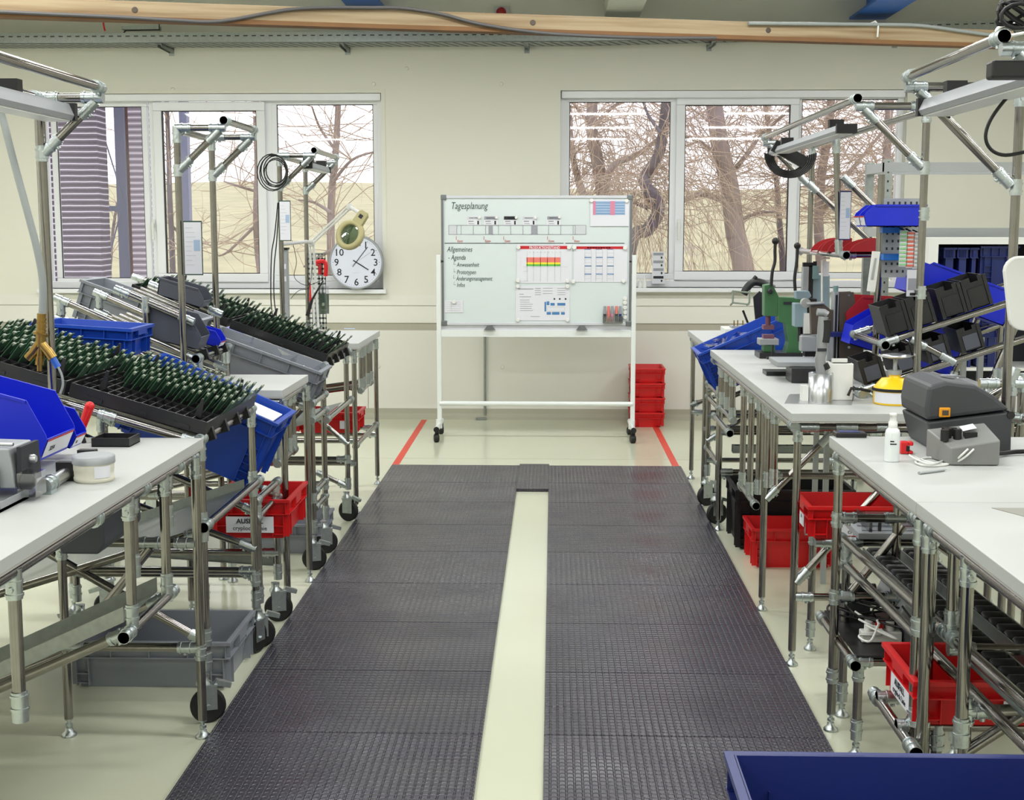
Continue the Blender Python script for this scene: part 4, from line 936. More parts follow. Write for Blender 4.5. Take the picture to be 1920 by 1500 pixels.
magnets([(899,408),(931,408),(968,408),(1004,408),(1049,407)],['on the first product card','on the second product card','on the third product card','on the fourth product card','on the fifth product card'],.012)
magnets([(972,464),(1067,464),(971,526),(1064,527),(1077,464),(1172,465),(1075,528),(1169,527),(971,537),(1064,537),(971,600),(1064,600),(1109,376),(1175,377),(851,566)],['on the top left corner of the production chart','on the top right corner of the production chart','on the bottom left corner of the production chart','on the bottom right corner of the production chart','on the top left corner of the three-column sheet','on the top right corner of the three-column sheet','on the bottom left corner of the three-column sheet','on the bottom right corner of the three-column sheet','on the top left corner of the floor plan sheet','on the top right corner of the floor plan sheet','on the bottom left corner of the floor plan sheet','on the bottom right corner of the floor plan sheet','on the top left corner of the striped table sheet','on the top right corner of the striped table sheet','on the small note sheet'],.0165,YF-.007)
magnets([(1172,560),(1172,568),(1172,577),(1172,586),(1172,595)],['topmost in the column above the pens','second from the top in the column above the pens','third in the column beside the pens','fourth in the column beside the pens','lowest in the column beside the pens'],.017)
ph=T('pen_holder','clear holder at the lower right of the whiteboard','pen holder',W(1149,604,YF-.02),world=True)
A=W(1130,592,YF);B=W(1167,605,YF); ph.p('tray',MB().b(A.x,B.x,YF-.045,YF-.043,B.z,A.z).b(A.x,B.x,YF-.045,YF,B.z,B.z+.003).b(A.x,A.x+.002,YF-.045,YF,B.z,A.z).b(B.x-.002,B.x,YF-.045,YF,B.z,A.z),'clear_plastic')
for i,(x,c1,lb) in enumerate(((1134,'ink','black'),(1141,'print_salmon','orange'),(1148,'print_pink','pink'),(1156,'ink_green','green'),(1163,'crate_navy','blue'))):
    a=W(x,603,YF-.022);b_=W(x,574,YF-.022)
    t=T('marker_pen','%s marker pen standing in the clear holder on the whiteboard'%lb,'pen',a,world=True,group='marker pens in the holder')
    t.p('barrel',MB().t(a.lerp(b_,.45),b_,.010,12),'paper_print' if i%2==0 else 'print_salmon'); t.p('cap',MB().t(a,a.lerp(b_,.5),.0115,12),c1)
t=paper('strip of small printed cards stuck on the right window beside the whiteboard',1223,472,1246,532,WY+.06,'card_strip')
for k in range(4): y=474+14.5*k; pr(t,'card_header',('paper_print','paper_print','paper_print','ink')[k],[(1225,y,1244,y+5)]); pr(t,'card_mark','ink',[(1239,y+7,1242,y+11)])
# red crate stack
for k in range(4):
    crate('euro_crate','red crate in the stack right of the whiteboard, '+['bottom one','second from the bottom','second from the top','top one'][k],'crate_red',.29,.4,.127,(.80,11.3,k*.124),(0,0,0),'stacked red crates')
# conduit pipe behind the board
A=W(909,632,WY-.04); thing('wall_conduit',MB().t((A.x,WY-.045,.04),(A.x,WY-.045,A.z+.3),.011,10),'galvanised','thin vertical steel conduit on the wall behind the whiteboard stand','conduit')
thing('pipe_shoe',MB().c(A.x-.03,WY-.085,.012,.09,.03,.02,(0,0,.2)),'galvanised','small metal shoe on the floor at the foot of the conduit','bracket')
# bottles on sill of right window
for px,h_,lb in((1208,.10,'small white dispenser'),(1200,.06,'short white bottle')):
    c=W(px,543,WY+.02); thing('sill_bottle',MB().lathe([(.022,0),(.022,h_*.6),(.008,h_*.75),(.008,h_)],(c.x,WY+.02,RW[2]),14),'white_plastic',lb+' on the sill right of the whiteboard','bottle')

# ============================================================ RIGHT SIDE
xr=.935
# R1: two nearest tops
for (y0,y1,lab,far) in((3.322,4.385,'right workbench top holding the label printer, white with steel pipe frame',1),(2.0,3.318,'nearest right workbench with an inlaid grey plate, cut by the frame edge',0)):
    t=T('workbench',lab,'workbench',(1.6,(y0+y1)/2,0),world=True)
    top(t,.915,2.3,y0,y1,zt)
    ys=(y0+.0,y1-.07)
    for y in ys: 
        yy_=y if far or y>2.5 else y+.04
        if far or y==ys[0]: t.leg(xr,yy_ if yy_!=3.322 else 3.34,z)
        t.leg(2.24,yy_+.02,z)
    t.pipe((xr,y0+.02,z),(xr,y1-.06,z),'edge_rail'); t.pipe((2.24,y0+.02,z),(2.24,y1-.06,z),'edge_rail')
    t.pipe((xr,y1-.07,z),(2.24,y1-.07,z),'cross_rail')
    if far:
        t.pipe((xr,4.315,.725),(1.15,4.315,.725),'cross_rail'); t.pipe((1.13,4.315,.3),(1.13,4.315,.93),'upright'); t.pipe((xr,4.315,.46),(1.16,4.315,.46),'cross_rail')
        t.clamp((xr,4.315,.72)); t.clamp((xr,4.315,.46)); t.clamp((xr,4.315,.19)); t.pipe((1.15,4.315,.70),(.99,4.315,.48),'brace',(0,0))
        for y in(3.34,): t.pipe((xr+.03,y,.06),(xr+.03,y,z),'upright',(0,1)); t.clamp((xr+.015,y,.66),r=.026); t.clamp((xr+.015,y,.42),r=.026)
        gantry(t,1.458,1.105,3.4,4.3,2.105,zt,near=True); t.pipe((1.458,3.4,2.1),(1.458,4.3,2.1),'top_rail')
    else:
        t.leg(xr,3.26,z)
        t.pipe((xr,2.95,z),(xr,2.95,.5),'hanger'); t.p('inlay_plate',MB().prism([(1.08,3.25),(2.1,3.25),(2.1,2.98),(1.26,2.98),(1.2,3.0)],'z',zt,zt+.0015),'inlay_grey')
task_lamp('aluminium strip lamp under the nearest right pipe frame',(1.2,3.3,2.04),(1.19,4.28,2.04),.11,.05)
A=W(1846,118,3.3);B=W(1846,152,3.3); cj=thing('lamp_driver',MB().b(A.x,A.x+.16,3.24,3.29,B.z,A.z),'cap_black','black driver box at the top right of the nearest frame','box',bevel=.006)
thing('lamp_cable',MB().line([W(1930,140,3.7),W(1895,175,3.7),W(1860,220,3.7),W(1848,255,3.7),W(1858,280,3.7),W(1885,291,3.7),W(1930,283,3.7)],.005,8,sub=5),'cap_black','black cable loop hanging from the top right lamp','cable')
m=MB()
for k in range(5): m.line([W(1910,30,4.0)+Vector((.05*math.cos(i*.5+k),.01*k,.035*math.sin(i*.5)+.004*k)) for i in range(14)],.006,6)
thing('cable_bundle',m,'cap_black','black cable bundle at the top right end of the wooden batten','cable')
thing('white_cable_loop',MB().line([W(1930,44,4.3),W(1885,46,4.3),W(1868,58,4.3),W(1880,68,4.3),W(1930,60,4.3)],.005,8,sub=5),'white_plastic','white cable loop at the right end of the wooden batten','cable')
# lower conveyor under R1
def pp(px,py,x): return X(px,py,x)
t=T('return_conveyor_frame','sloping pipe frame for return rollers under the nearest right benches','rack',(1.15,3.8,0),world=True)
for x in(1.0,1.30):
    t.pipe((x,4.56,.605),(x,3.27,.655),'slope_rail'); t.pipe((x,3.27,.655),(x,2.3,.69),'slope_rail',(1,1))
    t.pipe((x,4.45,.06),(x,4.45,.60),'upright'); t.foot(x,4.45); t.pipe((x,2.4,.06),(x,2.4,.68),'upright'); t.foot(x,2.4)
    t.pipe((x,4.5,.53),(x,2.3,.60),'slope_rail')
    t.pipe((x,3.27,.66),(x,3.27,.93),'hanger')
t.pipe((1.0,4.5,.60),(1.30,4.5,.60),'cross_rail'); t.pipe((1.0,3.27,.62),(1.30,3.27,.62),'cross_rail'); t.pipe((1.0,2.4,.62),(1.30,2.4,.62),'cross_rail')
roller_track('black roller track under the nearest right bench, aisle side',(1.09,4.44,.575),(1.09,2.3,.63),.075,34,grp='black roller tracks under the right bench',rr=.02)
roller_track('black roller track under the nearest right bench, inner side',(1.21,4.44,.575),(1.21,2.3,.63),.075,34,grp='black roller tracks under the right bench',rr=.02)
fx=T('test_fixture','clear plastic assembly jig lying on the rails beside the reject crate','jig',(1.18,4.62,.64),world=True)
fx.p('base_plate',MB().b(1.04,1.28,4.46,4.74,.62,.64),'alu_matt')
m=MB()
for k in range(3): m.b(1.06,1.26,4.5+.07*k,4.51+.07*k,.64,.675)
m.b(1.08,1.09,4.48,4.7,.64,.675).b(1.25,1.26,4.48,4.7,.64,.675); fx.p('clear_rib',m,'clear_plastic'); fx.p('pin',MB().t((1.12,4.5,.64),(1.12,4.5,.69),.006,8).t((1.22,4.62,.64),(1.22,4.62,.69),.006,8).t((1.2,4.55,.64),(1.2,4.55,.685),.006,8),'dark_steel')
# floor shelf with power strip, adaptors
S0=set(bpy.data.objects)
sh=T('cable_shelf','low pipe shelf near the floor under the right bench','shelf',(1.1,4.0,0),world=True)
for x in(.95,1.28): sh.pipe((x,4.26,.31),(x,3.72,.31),'side_rail',(1,1),cap=2)
for y in(4.24,3.76): sh.pipe((.95,y,.31),(1.28,y,.31),'cross_rail'); sh.pipe((.97 if y<4 else 1.0,y,.06),(.97 if y<4 else 1.0,y,.31),'leg'); sh.pipe((1.28,y,.06),(1.28,y,.31),'leg'); sh.foot(.97 if y<4 else 1.0,y); sh.foot(1.28,y)
sh.p('shelf_board',MB().b(.96,1.4,3.75,4.25,.326,.333),'black_plastic')
pa=T('power_adapter','flat black power adapter lying on the low cable shelf','power adapter',(1.2,3.85,.333),world=True)
pa.p('case',MB().b(1.14,1.3,3.76,3.92,.334,.40),'printer_grey',bevel=.004); pa.p('label_card',MB().b(1.2,1.23,3.7585,3.76,.35,.36),'print_grey')
ps=T('power_strip','white power strip with plugs on the low cable shelf','power strip',(1.06,3.95,.334),world=True)
ps.p('strip_body',MB().c(1.07,3.9,.352,.13,.045,.035),'white_plastic',bevel=.004)
for k in range(3): ps.p('plug',MB().t((1.03+.035*k,3.9,.37),(1.03+.035*k,3.9,.4),.014,12),('white_plastic','red_plastic','white_plastic')[k])
ax2=T('adapter','dark grey cylindrical adapter on the back of the cable shelf','power adapter',(1.03,4.19,.334),world=True); ax2.p('case',MB().t((.98,4.19,.425),(1.12,4.19,.425),.022,14),'dark_steel'); ax2.p('stand',MB().b(1.0,1.1,4.17,4.21,.334,.41),'printer_grey')
sb=thing('silver_instrument',MB().prism([(1.12,.40),(1.38,.36),(1.38,.44),(1.16,.49)],'y',3.9,4.22),'alu_matt','silver slanted instrument box on the cable shelf','instrument',bevel=.004)
sb.location.z-=.0; sub(sb,'display',MB().c(1.24,3.899,.445,.05,.002,.03,(0,.2,0)),'ink_green')
m=MB()
for k in range(4):
    random.seed(k); pts=[Vector((random.uniform(.93,1.2),random.uniform(3.78,4.1),random.uniform(.36,.47))) for _ in range(6)]
    m.line(pts,.004,6,sub=6)
thing('cable_tangle',m,'cap_black','tangled black cables on the low cable shelf','cable')
m=MB(); random.seed(11)
for k in range(2): m.line([Vector((random.uniform(.99,1.12),random.uniform(3.76,3.95),random.uniform(.36,.42))) for _ in range(5)],.004,6,sub=6)
thing('white_cables',m,'white_plastic','tangled white cables around the power strip','cable')
for o in set(bpy.data.objects)-S0:
    if o.parent is None: o.location.y+=.34; o.location.x+=.0
r1=crate('euro_crate','red reject crate with white cards low in the right corner, above the floor','crate_red',.6,.33,.125,(1.215,3.445,.405),(0,0,0))
crate_label(r1,[('AUSFALL',1),('cryplock Linie',0)],'x-',.02,(.18,.055),.02,.024); crate_label(r1,[('AUSFALL',1),('cryplock Linie',0)],'y-',.05,(.24,.055),.02,.026)
cr=T('crate_stand','short pipe stand carrying the lower right red crate','rack',(1.2,3.5,0),world=True)
for y in(3.35,3.56):
    cr.pipe((.9,y,.388),(1.56,y,.388),'cross_rail',(1,1),cap=1); cr.pipe((1.5,y,.06),(1.5,y,.388),'leg'); cr.foot(1.5,y); cr.pipe((1.0,y,.06),(1.0,y,.388),'leg'); cr.foot(1.0,y)
cr.pipe((.905,3.63,.375),(.905,3.2,.375),'side_rail',(1,1),cap=2)
kx=T('pipe_trestle','open-topped pipe trestle with slanted braces in the lower right corner','rack',(1.15,3.0,0),world=True)
c=W(1812,1310,3.0); kx.pipe((c.x,3.0,.06),(c.x,3.0,c.z),'upright',(0,1)); kx.foot(c.x,3.0); kx.pipe((c.x,3.0,c.z-.03),(c.x+.4,3.0,c.z-.02),'cross_rail'); kx.pipe((c.x,3.0,c.z-.13),(c.x+.14,3.0,c.z-.03),'brace',(0,0)); kx.pipe((c.x,3.0,c.z-.17),(c.x-.12,2.8,.03),'brace'); kx.pipe((c.x,3.0,c.z-.17),(c.x+.2,2.7,.03),'brace'); kx.pipe((c.x+.03,3.0,.08),(c.x+.38,3.3,c.z+.02),'brace'); kx.pipe((c.x+.4,3.0,.03),(c.x+.4,3.0,c.z),'upright')
thing('floor_cable',MB().line([(1.05,3.2,.012),(1.1,3.05,.012),(1.18,2.98,.012),(1.35,3.12,.012),(1.7,3.1,.012)],.007,8,sub=6),'cap_black','dark cable lying on the floor behind the trestle','cable')
# foreground navy crate (rim and inside) on a small cart
c=W(1357,1408,2.2); 
fc=crate('euro_crate','large navy blue crate in the bottom right foreground, seen from above','crate_navy',.8,.55,.32,(c.x+.4,2.2-.275,c.z-.32),(0,0,0))
ft=T('crate_cart','pipe cart under the navy foreground crate','cart',(c.x+.4,1.9,0),world=True)
zc0=c.z-.32
for x in(c.x+.06,c.x+.74):
    for y in(2.15,1.7): ft.pipe((x,y,.19),(x,y,zc0-.018),'upright'); ft.caster(x,y)
    ft.pipe((x,2.17,zc0-.018),(x,1.68,zc0-.018),'side_rail')
for y in(2.15,1.7): ft.pipe((c.x+.04,y,zc0-.018),(c.x+.76,y,zc0-.018),'cross_rail')
# ---- objects on R1
c=G(1770,822,zt)
pt=T('label_printer','dark grey label printer with yellow latch on the right bench','printer',(1.42,4.35,zt),world=True)
PY=4.07; a0=W(1742,830,PY); 
def PW(px,py,Y_=PY): q=W(px,py,Y_); return (q.x,q.z)
pf=[PW(1752,868),PW(1735,800),PW(1742,768),PW(1757,716),PW(1830,720),PW(1862,738),PW(1892,772),PW(1898,790),PW(1895,868)]
zb0=min(p[1] for p in pf); pf=[(x,max(zt+.001,z_+(0))) for x,z_ in pf]
lowr=[(pf[0][0]-.0,zt+.001),PW(1738,792),PW(1898,772),(pf[8][0],zt+.001)]; upr=[PW(1737,789),PW(1735,765),PW(1742,724),PW(1775,715),PW(1830,722),PW(1865,742),PW(1895,769)]
PD=.30
pt.p('base',MB().prism(lowr,'y',PY,PY+PD),'printer_grey',bevel=.006); pt.p('lid',MB().prism(upr,'y',PY-.002,PY+PD),'printer_grey',bevel=.012)
A=W(1761,764,PY-.004);B=W(1781,782,PY-.004); pt.p('latch',MB().b(A.x,B.x,PY-.01,PY-.001,B.z,A.z),'orange_plastic',bevel=.003)
pt.p('latch_recess',MB().b(A.x+.008,B.x-.006,PY-.011,PY-.0095,B.z+.006,A.z-.008),'brown_plate')
A=W(1775,712,PY+.1); pt.p('display',MB().c(A.x+.02,PY+.15,max(p[1] for p in upr)+.002,.045,.03,.003),'paper_print')
pt.p('hinge',MB().t((W(1895,775,PY).x,PY-.006,W(1895,775,PY).z-.005),(W(1895,775,PY).x,PY+PD,W(1895,775,PY).z-.005),.012,12),'black_plastic')
c=G(1800,868,zt)
cb=T('control_box','slanted grey control box with black knobs on the right bench','control unit',(1.34,3.78,zt),world=True)
CY0=3.84
pp_=[W(1782,868,CY0),W(1868,868,CY0),W(1876,848,CY0),W(1868,820,CY0),W(1780,836,CY0)]
m=MB(); y1=CY0+.15
xA,xB=W(1782,868,CY0).x,W(1874,868,CY0).x
m.add([(xA,CY0,zt+.002),(xB,CY0,zt+.002),(xB,y1,zt+.002),(xA-.03,y1,zt+.002),(xA,CY0,zt+.052),(xB,CY0,zt+.075),(xB,y1,zt+.105),(xA-.03,y1,zt+.085)],[(0,1,2,3),(4,5,6,7),(0,1,5,4),(1,2,6,5),(2,3,7,6),(3,0,4,7)])
cb.p('housing',m,'control_grey',bevel=.004)
for i,(dx,dy) in enumerate(((-.005,.05),(.01,.075),(.03,.09),(.035,.06),(.012,.1))): cb.p('knob',MB().t((xA+dx,CY0+dy,zt+.065),(xA+dx,CY0+dy,zt+.098),.012,12),'cap_black')
cb.p('switch',MB().b(xA+.055,xA+.09,CY0+.05,CY0+.075,zt+.07,zt+.09),'cap_black'); cb.p('rating_plate',MB().add([(xA+.06,CY0+.09,zt+.088),(xA+.1,CY0+.09,zt+.097),(xA+.1,CY0+.13,zt+.105),(xA+.06,CY0+.13,zt+.096)],[(0,1,2,3)]),'paper')
thing('control_cable',MB().line([(xB,y1-.03,zt+.03),(xB+.05,y1,zt+.012),(xB+.15,y1+.05,zt+.01),(xB+.4,y1,zt+.01)],.007,8,sub=4),'cap_black','black cable running right from the grey control box','cable')
pts=[W(1815,842,CY0-.01),W(1800,856,CY0-.015)]
a=G(1790,866,zt+.004);e=[G(1770,872,zt+.004),G(1735,873,zt+.004),G(1716,866,zt+.004),G(1740,858,zt+.004),G(1770,862,zt+.004),G(1745,870,zt+.012),G(1720,862,zt+.012),G(1705,854,zt+.02)]
thing('white_lead',MB().line(pts+[a]+e,.003,8,sub=5).line([W(1826,842,CY0-.01),W(1808,858,CY0-.015),G(1785,869,zt+.004),G(1750,868,zt+.004),G(1722,860,zt+.004),G(1705,853,zt+.018)],.003,8,sub=5),'white_plastic','white lead looping in front of the grey control box','cable')
c=G(1700,852,zt)
rl=T('test_clip','red plastic test clip on the right bench beside the spray bottle','clip',(c.x,c.y,zt),world=True)
rl.p('body',MB().b(c.x-.018,c.x+.006,c.y,c.y+.03,zt+.001,zt+.038).b(c.x+.006,c.x+.02,c.y,c.y+.03,zt+.001,zt+.010).b(c.x+.006,c.x+.02,c.y,c.y+.03,zt+.026,zt+.038),'red_plastic',bevel=.003); rl.p('contact',MB().b(c.x-.002,c.x+.008,c.y-.002,c.y,zt+.01,zt+.026),'cap_black')
c=G(1675,867,zt)
bt=T('spray_bottle','clear spray bottle with white cap on the right bench','bottle',(c.x,c.y+.02,zt))
bt.p('body',MB().lathe([(.021,.001),(.0215,.01),(.0215,.085),(.019,.094),(.013,.1)],(0,0,0),24),'bottle_white'); bt.p('liquid',MB().lathe([(.019,.003),(.0195,.045),(.0194,.0455)],(0,0,0),24),'white_plastic')
bt.p('pump',MB().lathe([(.013,.1),(.013,.118),(.010,.12),(.009,.134),(.011,.136),(.011,.142),(.006,.144)],(0,0,0),20),'white_plastic')
bt.p('print',MB().add([(.0222*math.cos(R(a_)),.0222*math.sin(R(a_)),zz) for a_ in range(-120,-60,10) for zz in(.052,.056)],[(2*i,2*i+2,2*i+3,2*i+1) for i in range(5)],True).add([(.0222*math.cos(R(a_)),.0222*math.sin(R(a_)),zz) for a_ in range(-120,-80,10) for zz in(.060,.064)],[(2*i,2*i+2,2*i+3,2*i+1) for i in range(3)],True),'ink')
A=G(1723,890,zt);B=G(1770,884,zt)
kn=thing('scalpel',MB().line([A+Vector((0,0,.004)),B+Vector((0,0,.004))],.005,6,r2=.004),'shelf_grey','small grey blade knife lying at the front of the right bench','knife')
sub(kn,'blade',MB().add([B+Vector((0,0,.004)),B+Vector((.018,-.002,.004)),B+Vector((.0,.006,.004)),B+Vector((.0,.006,.005)),B+Vector((.018,-.002,.005))],[(0,1,2),(2,3,4,1)]),'alu')
c=G(1588,815,zt); tb=T('handheld_device','flat black device with blue screen at the far corner of the right bench','device',(c.x,c.y-.05,zt))
tb.p('case',MB().b(-.05,.05,-.02,.04,.001,.016),'black_plastic',bevel=.003); tb.p('screen',MB().b(-.036,.03,-.008,.034,.0162,.0172),'crate_navy')
thing('device_cable',MB().line([(c.x+.05,c.y+.01,zt+.008),(c.x+.1,c.y+.02,zt+.006),(c.x+.2,c.y+.04,zt+.006),(c.x+.3,c.y-.02,zt+.006)],.004,6,sub=4),'cap_black','black lead running right from the flat device','cable')
# ---- R2 bench
t=T('workbench','long middle right workbench with white top carrying the presses','workbench',(1.5,6.2,0),world=True)
top(t,.888,1.9,4.93,7.52,zt)
for y in(4.985,5.73,7.29): t.leg(xr-.012,y,z)
for y in(5.0,7.4): t.leg(1.84,y,z)
t.pipe((xr-.03,4.96,z),(xr-.03,7.5,z),'edge_rail'); t.pipe((xr,4.97,z-.005),(1.85,4.97,z-.005),'cross_rail'); t.clamp((1.1,4.97,z-.005),(1,0,0),L=.08); t.clamp((1.24,4.97,z-.005),(1,0,0),L=.06)
for y,zz in((5.45,.62),(5.6,.58),(5.85,.5),(6.1,.44),(6.35,.44),(6.75,.70),(6.95,.73),(7.15,.73)): t.pipe((xr-.02,y,z),(xr-.02,y,zz),'hanger')
t.pipe((xr-.02,5.9,.43),(xr-.02,6.4,.43),'lower_rail',(1,1),cap=1); t.pipe((xr-.02,6.7,.70),(xr-.02,7.2,.70),'lower_rail'); t.pipe((xr-.05,6.6,.65),(xr-.05,7.25,.65),'lower_rail',(1,1),cap=1)
t.pipe((xr,4.985,.27),(1.15,4.985,.27),'cross_rail'); t.pipe((xr,4.985,.33),(1.35,4.985,.82),'brace'); t.pipe((xr,5.73,.5),(1.2,5.73,.78),'brace'); t.pipe((xr,7.29,.55),(1.8,7.29,.55),'cross_rail'); t.pipe((xr,7.29,.33),(1.8,7.29,.33),'cross_rail')
for y,dy in((5.73,0),): t.pipe((xr,y,.6),(1.8,y,.6),'cross_rail')
gantry(t,1.415,1.152,5.2,7.45,2.125,zt)
t.pipe((1.415,5.2,2.11),(1.415,7.45,2.11),'top_rail'); zr=W(1572,478,6.3).z
t.pipe(W(1573,474,6.3),W(1568,262,6.3),'upright'); t.pipe(W(1582,333,6.3),W(1652,402,6.3),'brace',(1,0)); t.pipe(W(1517,345,7.4),W(1650,470,7.4),'brace',(1,0))
t.pipe((1.35,6.22,zr),(1.35,7.4,zr),'shelf_rail',(1,1),cap=1); t.pipe((1.35,6.3,zr),(1.56,6.3,zr),'cross_rail',(1,1)); t.clamp((1.42,5.2,1.72)); t.clamp((1.42,5.2,1.42))
task_lamp('white strip lamp under the middle right pipe frame',(1.2,5.6,2.07),(1.19,7.3,2.07),.08,.035)
# cable loop
c=W(1480,300,7.1)
m=MB()
for k in range(6):
    rr=.075+.009*k
    m.line([(c.x+rr*1.1*math.cos(PI+PI*i/14),7.1-.006*k,c.z+.02+rr*math.sin(PI+PI*i/14)*1.05+.003*k) for i in range(15)],.005,6)
m.c(c.x,7.1,c.z+.03,.19,.03,.06,(0,.5,0))
thing('cable_coil',m,'cap_black','bundled black cable with adapter hanging at the far end of the middle right frame','cable')
# ---- right crates
ar=crate('euro_crate','red reject crate with white card between the two right benches','crate_red',.44,.29,.13,(1.175,5.06,.505))
crate_label(ar,[('AUSFALL',1),('cryplock Linie',0)],'y-',.0,(.2,.05),.02,.026); crate_label(ar,[('A',1)],'x-',.0,(.09,.05),.03,.02)
t=T('crate_shelf_frame','pipe frame with rails carrying the red reject crate on the right','rack',(1.15,5.1,0),world=True)
t.pipe((1.0,5.16,.488),(1.37,5.16,.488),'cross_rail'); t.pipe((1.0,4.96,.488),(1.37,4.96,.488),'cross_rail')
for x in(1.03,1.34):
    t.pipe((x,5.18,.06),(x,5.18,.49),'leg'); t.foot(x,5.18)
crate('euro_crate','deep black crate standing on the floor under the middle right bench','crate_black',.62,.42,.32,(1.26,7.03,0))
crate('euro_crate','red crate standing on the floor in front of the black crate','crate_red',.42,.32,.2,(1.19,6.6,0))
for k,y in enumerate((7.62,7.08)): pass
t=T('flow_rack','wheeled pipe rack between the middle and farthest right benches','rack',(1.3,7.8,0),world=True)
for y in(7.45,7.95):
    t.pipe((xr,y,.19),(xr,y,.78),'upright'); t.caster(xr,y,R(200),.062); t.pipe((1.7,y,.19),(1.7,y,1.1),'upright'); t.caster(1.7,y)
    t.pipe((xr,y,.70),(1.7,y,1.02),'slope_rail'); t.pipe((xr,y,.55),(1.7,y,.55),'cross_rail'); t.pipe((xr,y,.28),(1.7,y,.28),'cross_rail')
t.pipe((xr,7.42,.74),(xr,8.0,.74),'stop_rail'); t.pipe((xr,7.42,.66),(xr,8.0,.66),'stop_rail'); t.pipe((xr,7.95,.4),(1.5,7.95,.75),'brace'); t.pipe((xr,7.42,.35),(xr,8.0,.35),'stop_rail')
roller_track('black-wheeled roller track under the middle right bench, far tier',(1.0,7.35,.45),(1.75,7.35,.45),n=16)
b2=crate('euro_crate','deep blue crate tilted to the aisle between the right benches, holding film','crate_blue',.6,.42,.26,(1.205,7.76,.84),(0,-R(24),0)) 
fm=MB(); random.seed(3)
for k in range(40):
    p=Vector((random.uniform(-.24,.0),random.uniform(-.16,.14),random.uniform(.17,.25)))
    fm.add([p,p+Vector((random.uniform(-.07,.07),random.uniform(-.06,.06),random.uniform(-.02,.05))),p+Vector((random.uniform(-.07,.07),random.uniform(-.06,.06),random.uniform(-.02,.05)))],[(0,1,2)],True)
fm.xf(Matrix.Translation((1.205,7.76,.84))@Matrix.Rotation(-R(24),4,'Y')); thing('plastic_film',fm,'bag_film','crumpled clear plastic film in the tilted blue crate on the right','plastic bag')
# ---- R3
t=T('workbench','farthest right workbench with white top near the window','workbench',(1.4,8.5,0),world=True)
top(t,.905,1.9,8.03,8.95,.985)
t.leg(.93,8.82,z); t.leg(.93,8.1,z); t.leg(1.85,8.82,z); t.leg(1.85,8.1,z); t.pipe((.93,8.06,z),(.93,8.9,z),'edge_rail'); t.pipe((.93,8.82,.45),(1.85,8.82,.45),'cross_rail'); t.pipe((.93,8.1,.45),(1.85,8.1,.45),'cross_rail'); t.pipe((.93,8.82,.5),(1.1,8.6,.6),'brace')
# measuring box + clamp tool on R3
A=G(1358,625,.985)
mbx=T('measuring_box','low white instrument box with brass pins on the far right bench','instrument',(1.2,8.4,.985),world=True)
mbx.p('case',MB().b(W(1358,625,8.4).x,W(1425,620,8.4).x+.06,8.35,8.6,.986,1.04),'white_plastic',bevel=.004)
xa=W(1372,600,8.4).x; mbx.p('top_block',MB().b(xa,xa+.1,8.38,8.5,1.04,1.055),'alu_matt')
mbx.p('pins',MB().t((xa+.015,8.4,1.055),(xa+.015,8.4,1.09),.004,8).t((xa+.04,8.42,1.055),(xa+.04,8.42,1.09),.004,8).t((xa+.07,8.4,1.055),(xa+.07,8.4,1.09),.004,8),'brass')
thing('black_probe',MB().t(W(1393,582,8.3),W(1404,610,8.3),.007,8).t(W(1404,610,8.3),W(1403,622,8.3),.01,8),'cap_black','black pen-like probe leaning on the white instrument box','probe')
cl2=T('screw_driver_arm','dark articulated gripping arm with metal frame jaw on the far right bench','tool arm',(W(1420,600,8.2).x,8.2,.985),world=True)
cl2.p('arm',MB().line([W(1436,640,8.2),W(1434,600,8.2),W(1430,570,8.2),W(1426,548,8.2)],.026,10,sub=5),'dark_steel')
cl2.p('motor',MB().line([W(1394,552,8.2),W(1402,538,8.2),W(1414,529,8.2),W(1432,532,8.2),W(1450,542,8.2)],.024,12,sub=4).t(W(1410,528,8.2),W(1418,518,8.2),.012,10),'black_plastic')
cl2.p('side_plate',MB().prism([(q.x,q.z) for q in(W(1410,556,8.2),W(1422,545,8.2),W(1434,556,8.2),W(1434,600,8.2),W(1414,598,8.2))],'y',8.15,8.165),'dark_steel')
c=W(1388,556,8.15); m=MB()
for o1 in(-.05,.05):
    for o2 in(-.035,.035): m.t(c+Vector((o1,-.04,o2)),c+Vector((o1,.06,o2-.02)),.006,6)
    m.t(c+Vector((o1,-.04,-.035)),c+Vector((o1,-.04,.035)),.006,6); m.t(c+Vector((-.05,-.04,o1*.7)),c+Vector((.05,-.04,o1*.7-.01)),.006,6)
cl2.p('jaw_frame',m,'connector'); cl2.p('base',MB().b(c.x+.12,c.x+.2,8.14,8.26,.986,1.05),'dark_steel')
# ---- presses on R2
def arbor(label,px,Y_,m_,bx,zt_,hp,name='arbor_press',pad='purple_pad',wide=1):
    pass
Y=7.1
g=T('arbor_press','green hand lever press with long black-ball lever','press',(W(1462,660,Y).x,Y,zt),world=True)
def Q(px,py,Y_=Y): q=W(px,py,Y_); return (q.x,q.z)
g.p('column',MB().prism([Q(1468,664),Q(1500,664),Q(1498,618),Q(1488,600),Q(1500,590),Q(1500,558),Q(1456,556),Q(1456,602),Q(1470,606),Q(1475,640)],'y',Y-.05,Y+.05),'press_green',bevel=.004)
g.p('ram_housing',MB().prism([Q(1431,534),Q(1446,532),Q(1458,556),Q(1456,592),Q(1431,592)],'y',Y-.045,Y+.045),'press_green',bevel=.004)
g.p('ram',MB().t(W(1440,592,Y),W(1440,612,Y),.014,12).b(W(1430,612,Y).x,W(1450,612,Y).x,Y-.03,Y+.03,W(1440,617,Y).z,W(1440,609,Y).z),'purple_pad')
g.p('base_plate',MB().b(W(1420,640,Y).x,W(1500,640,Y).x,Y-.09,Y+.09,zt+.001,zt+.03),'dark_steel')
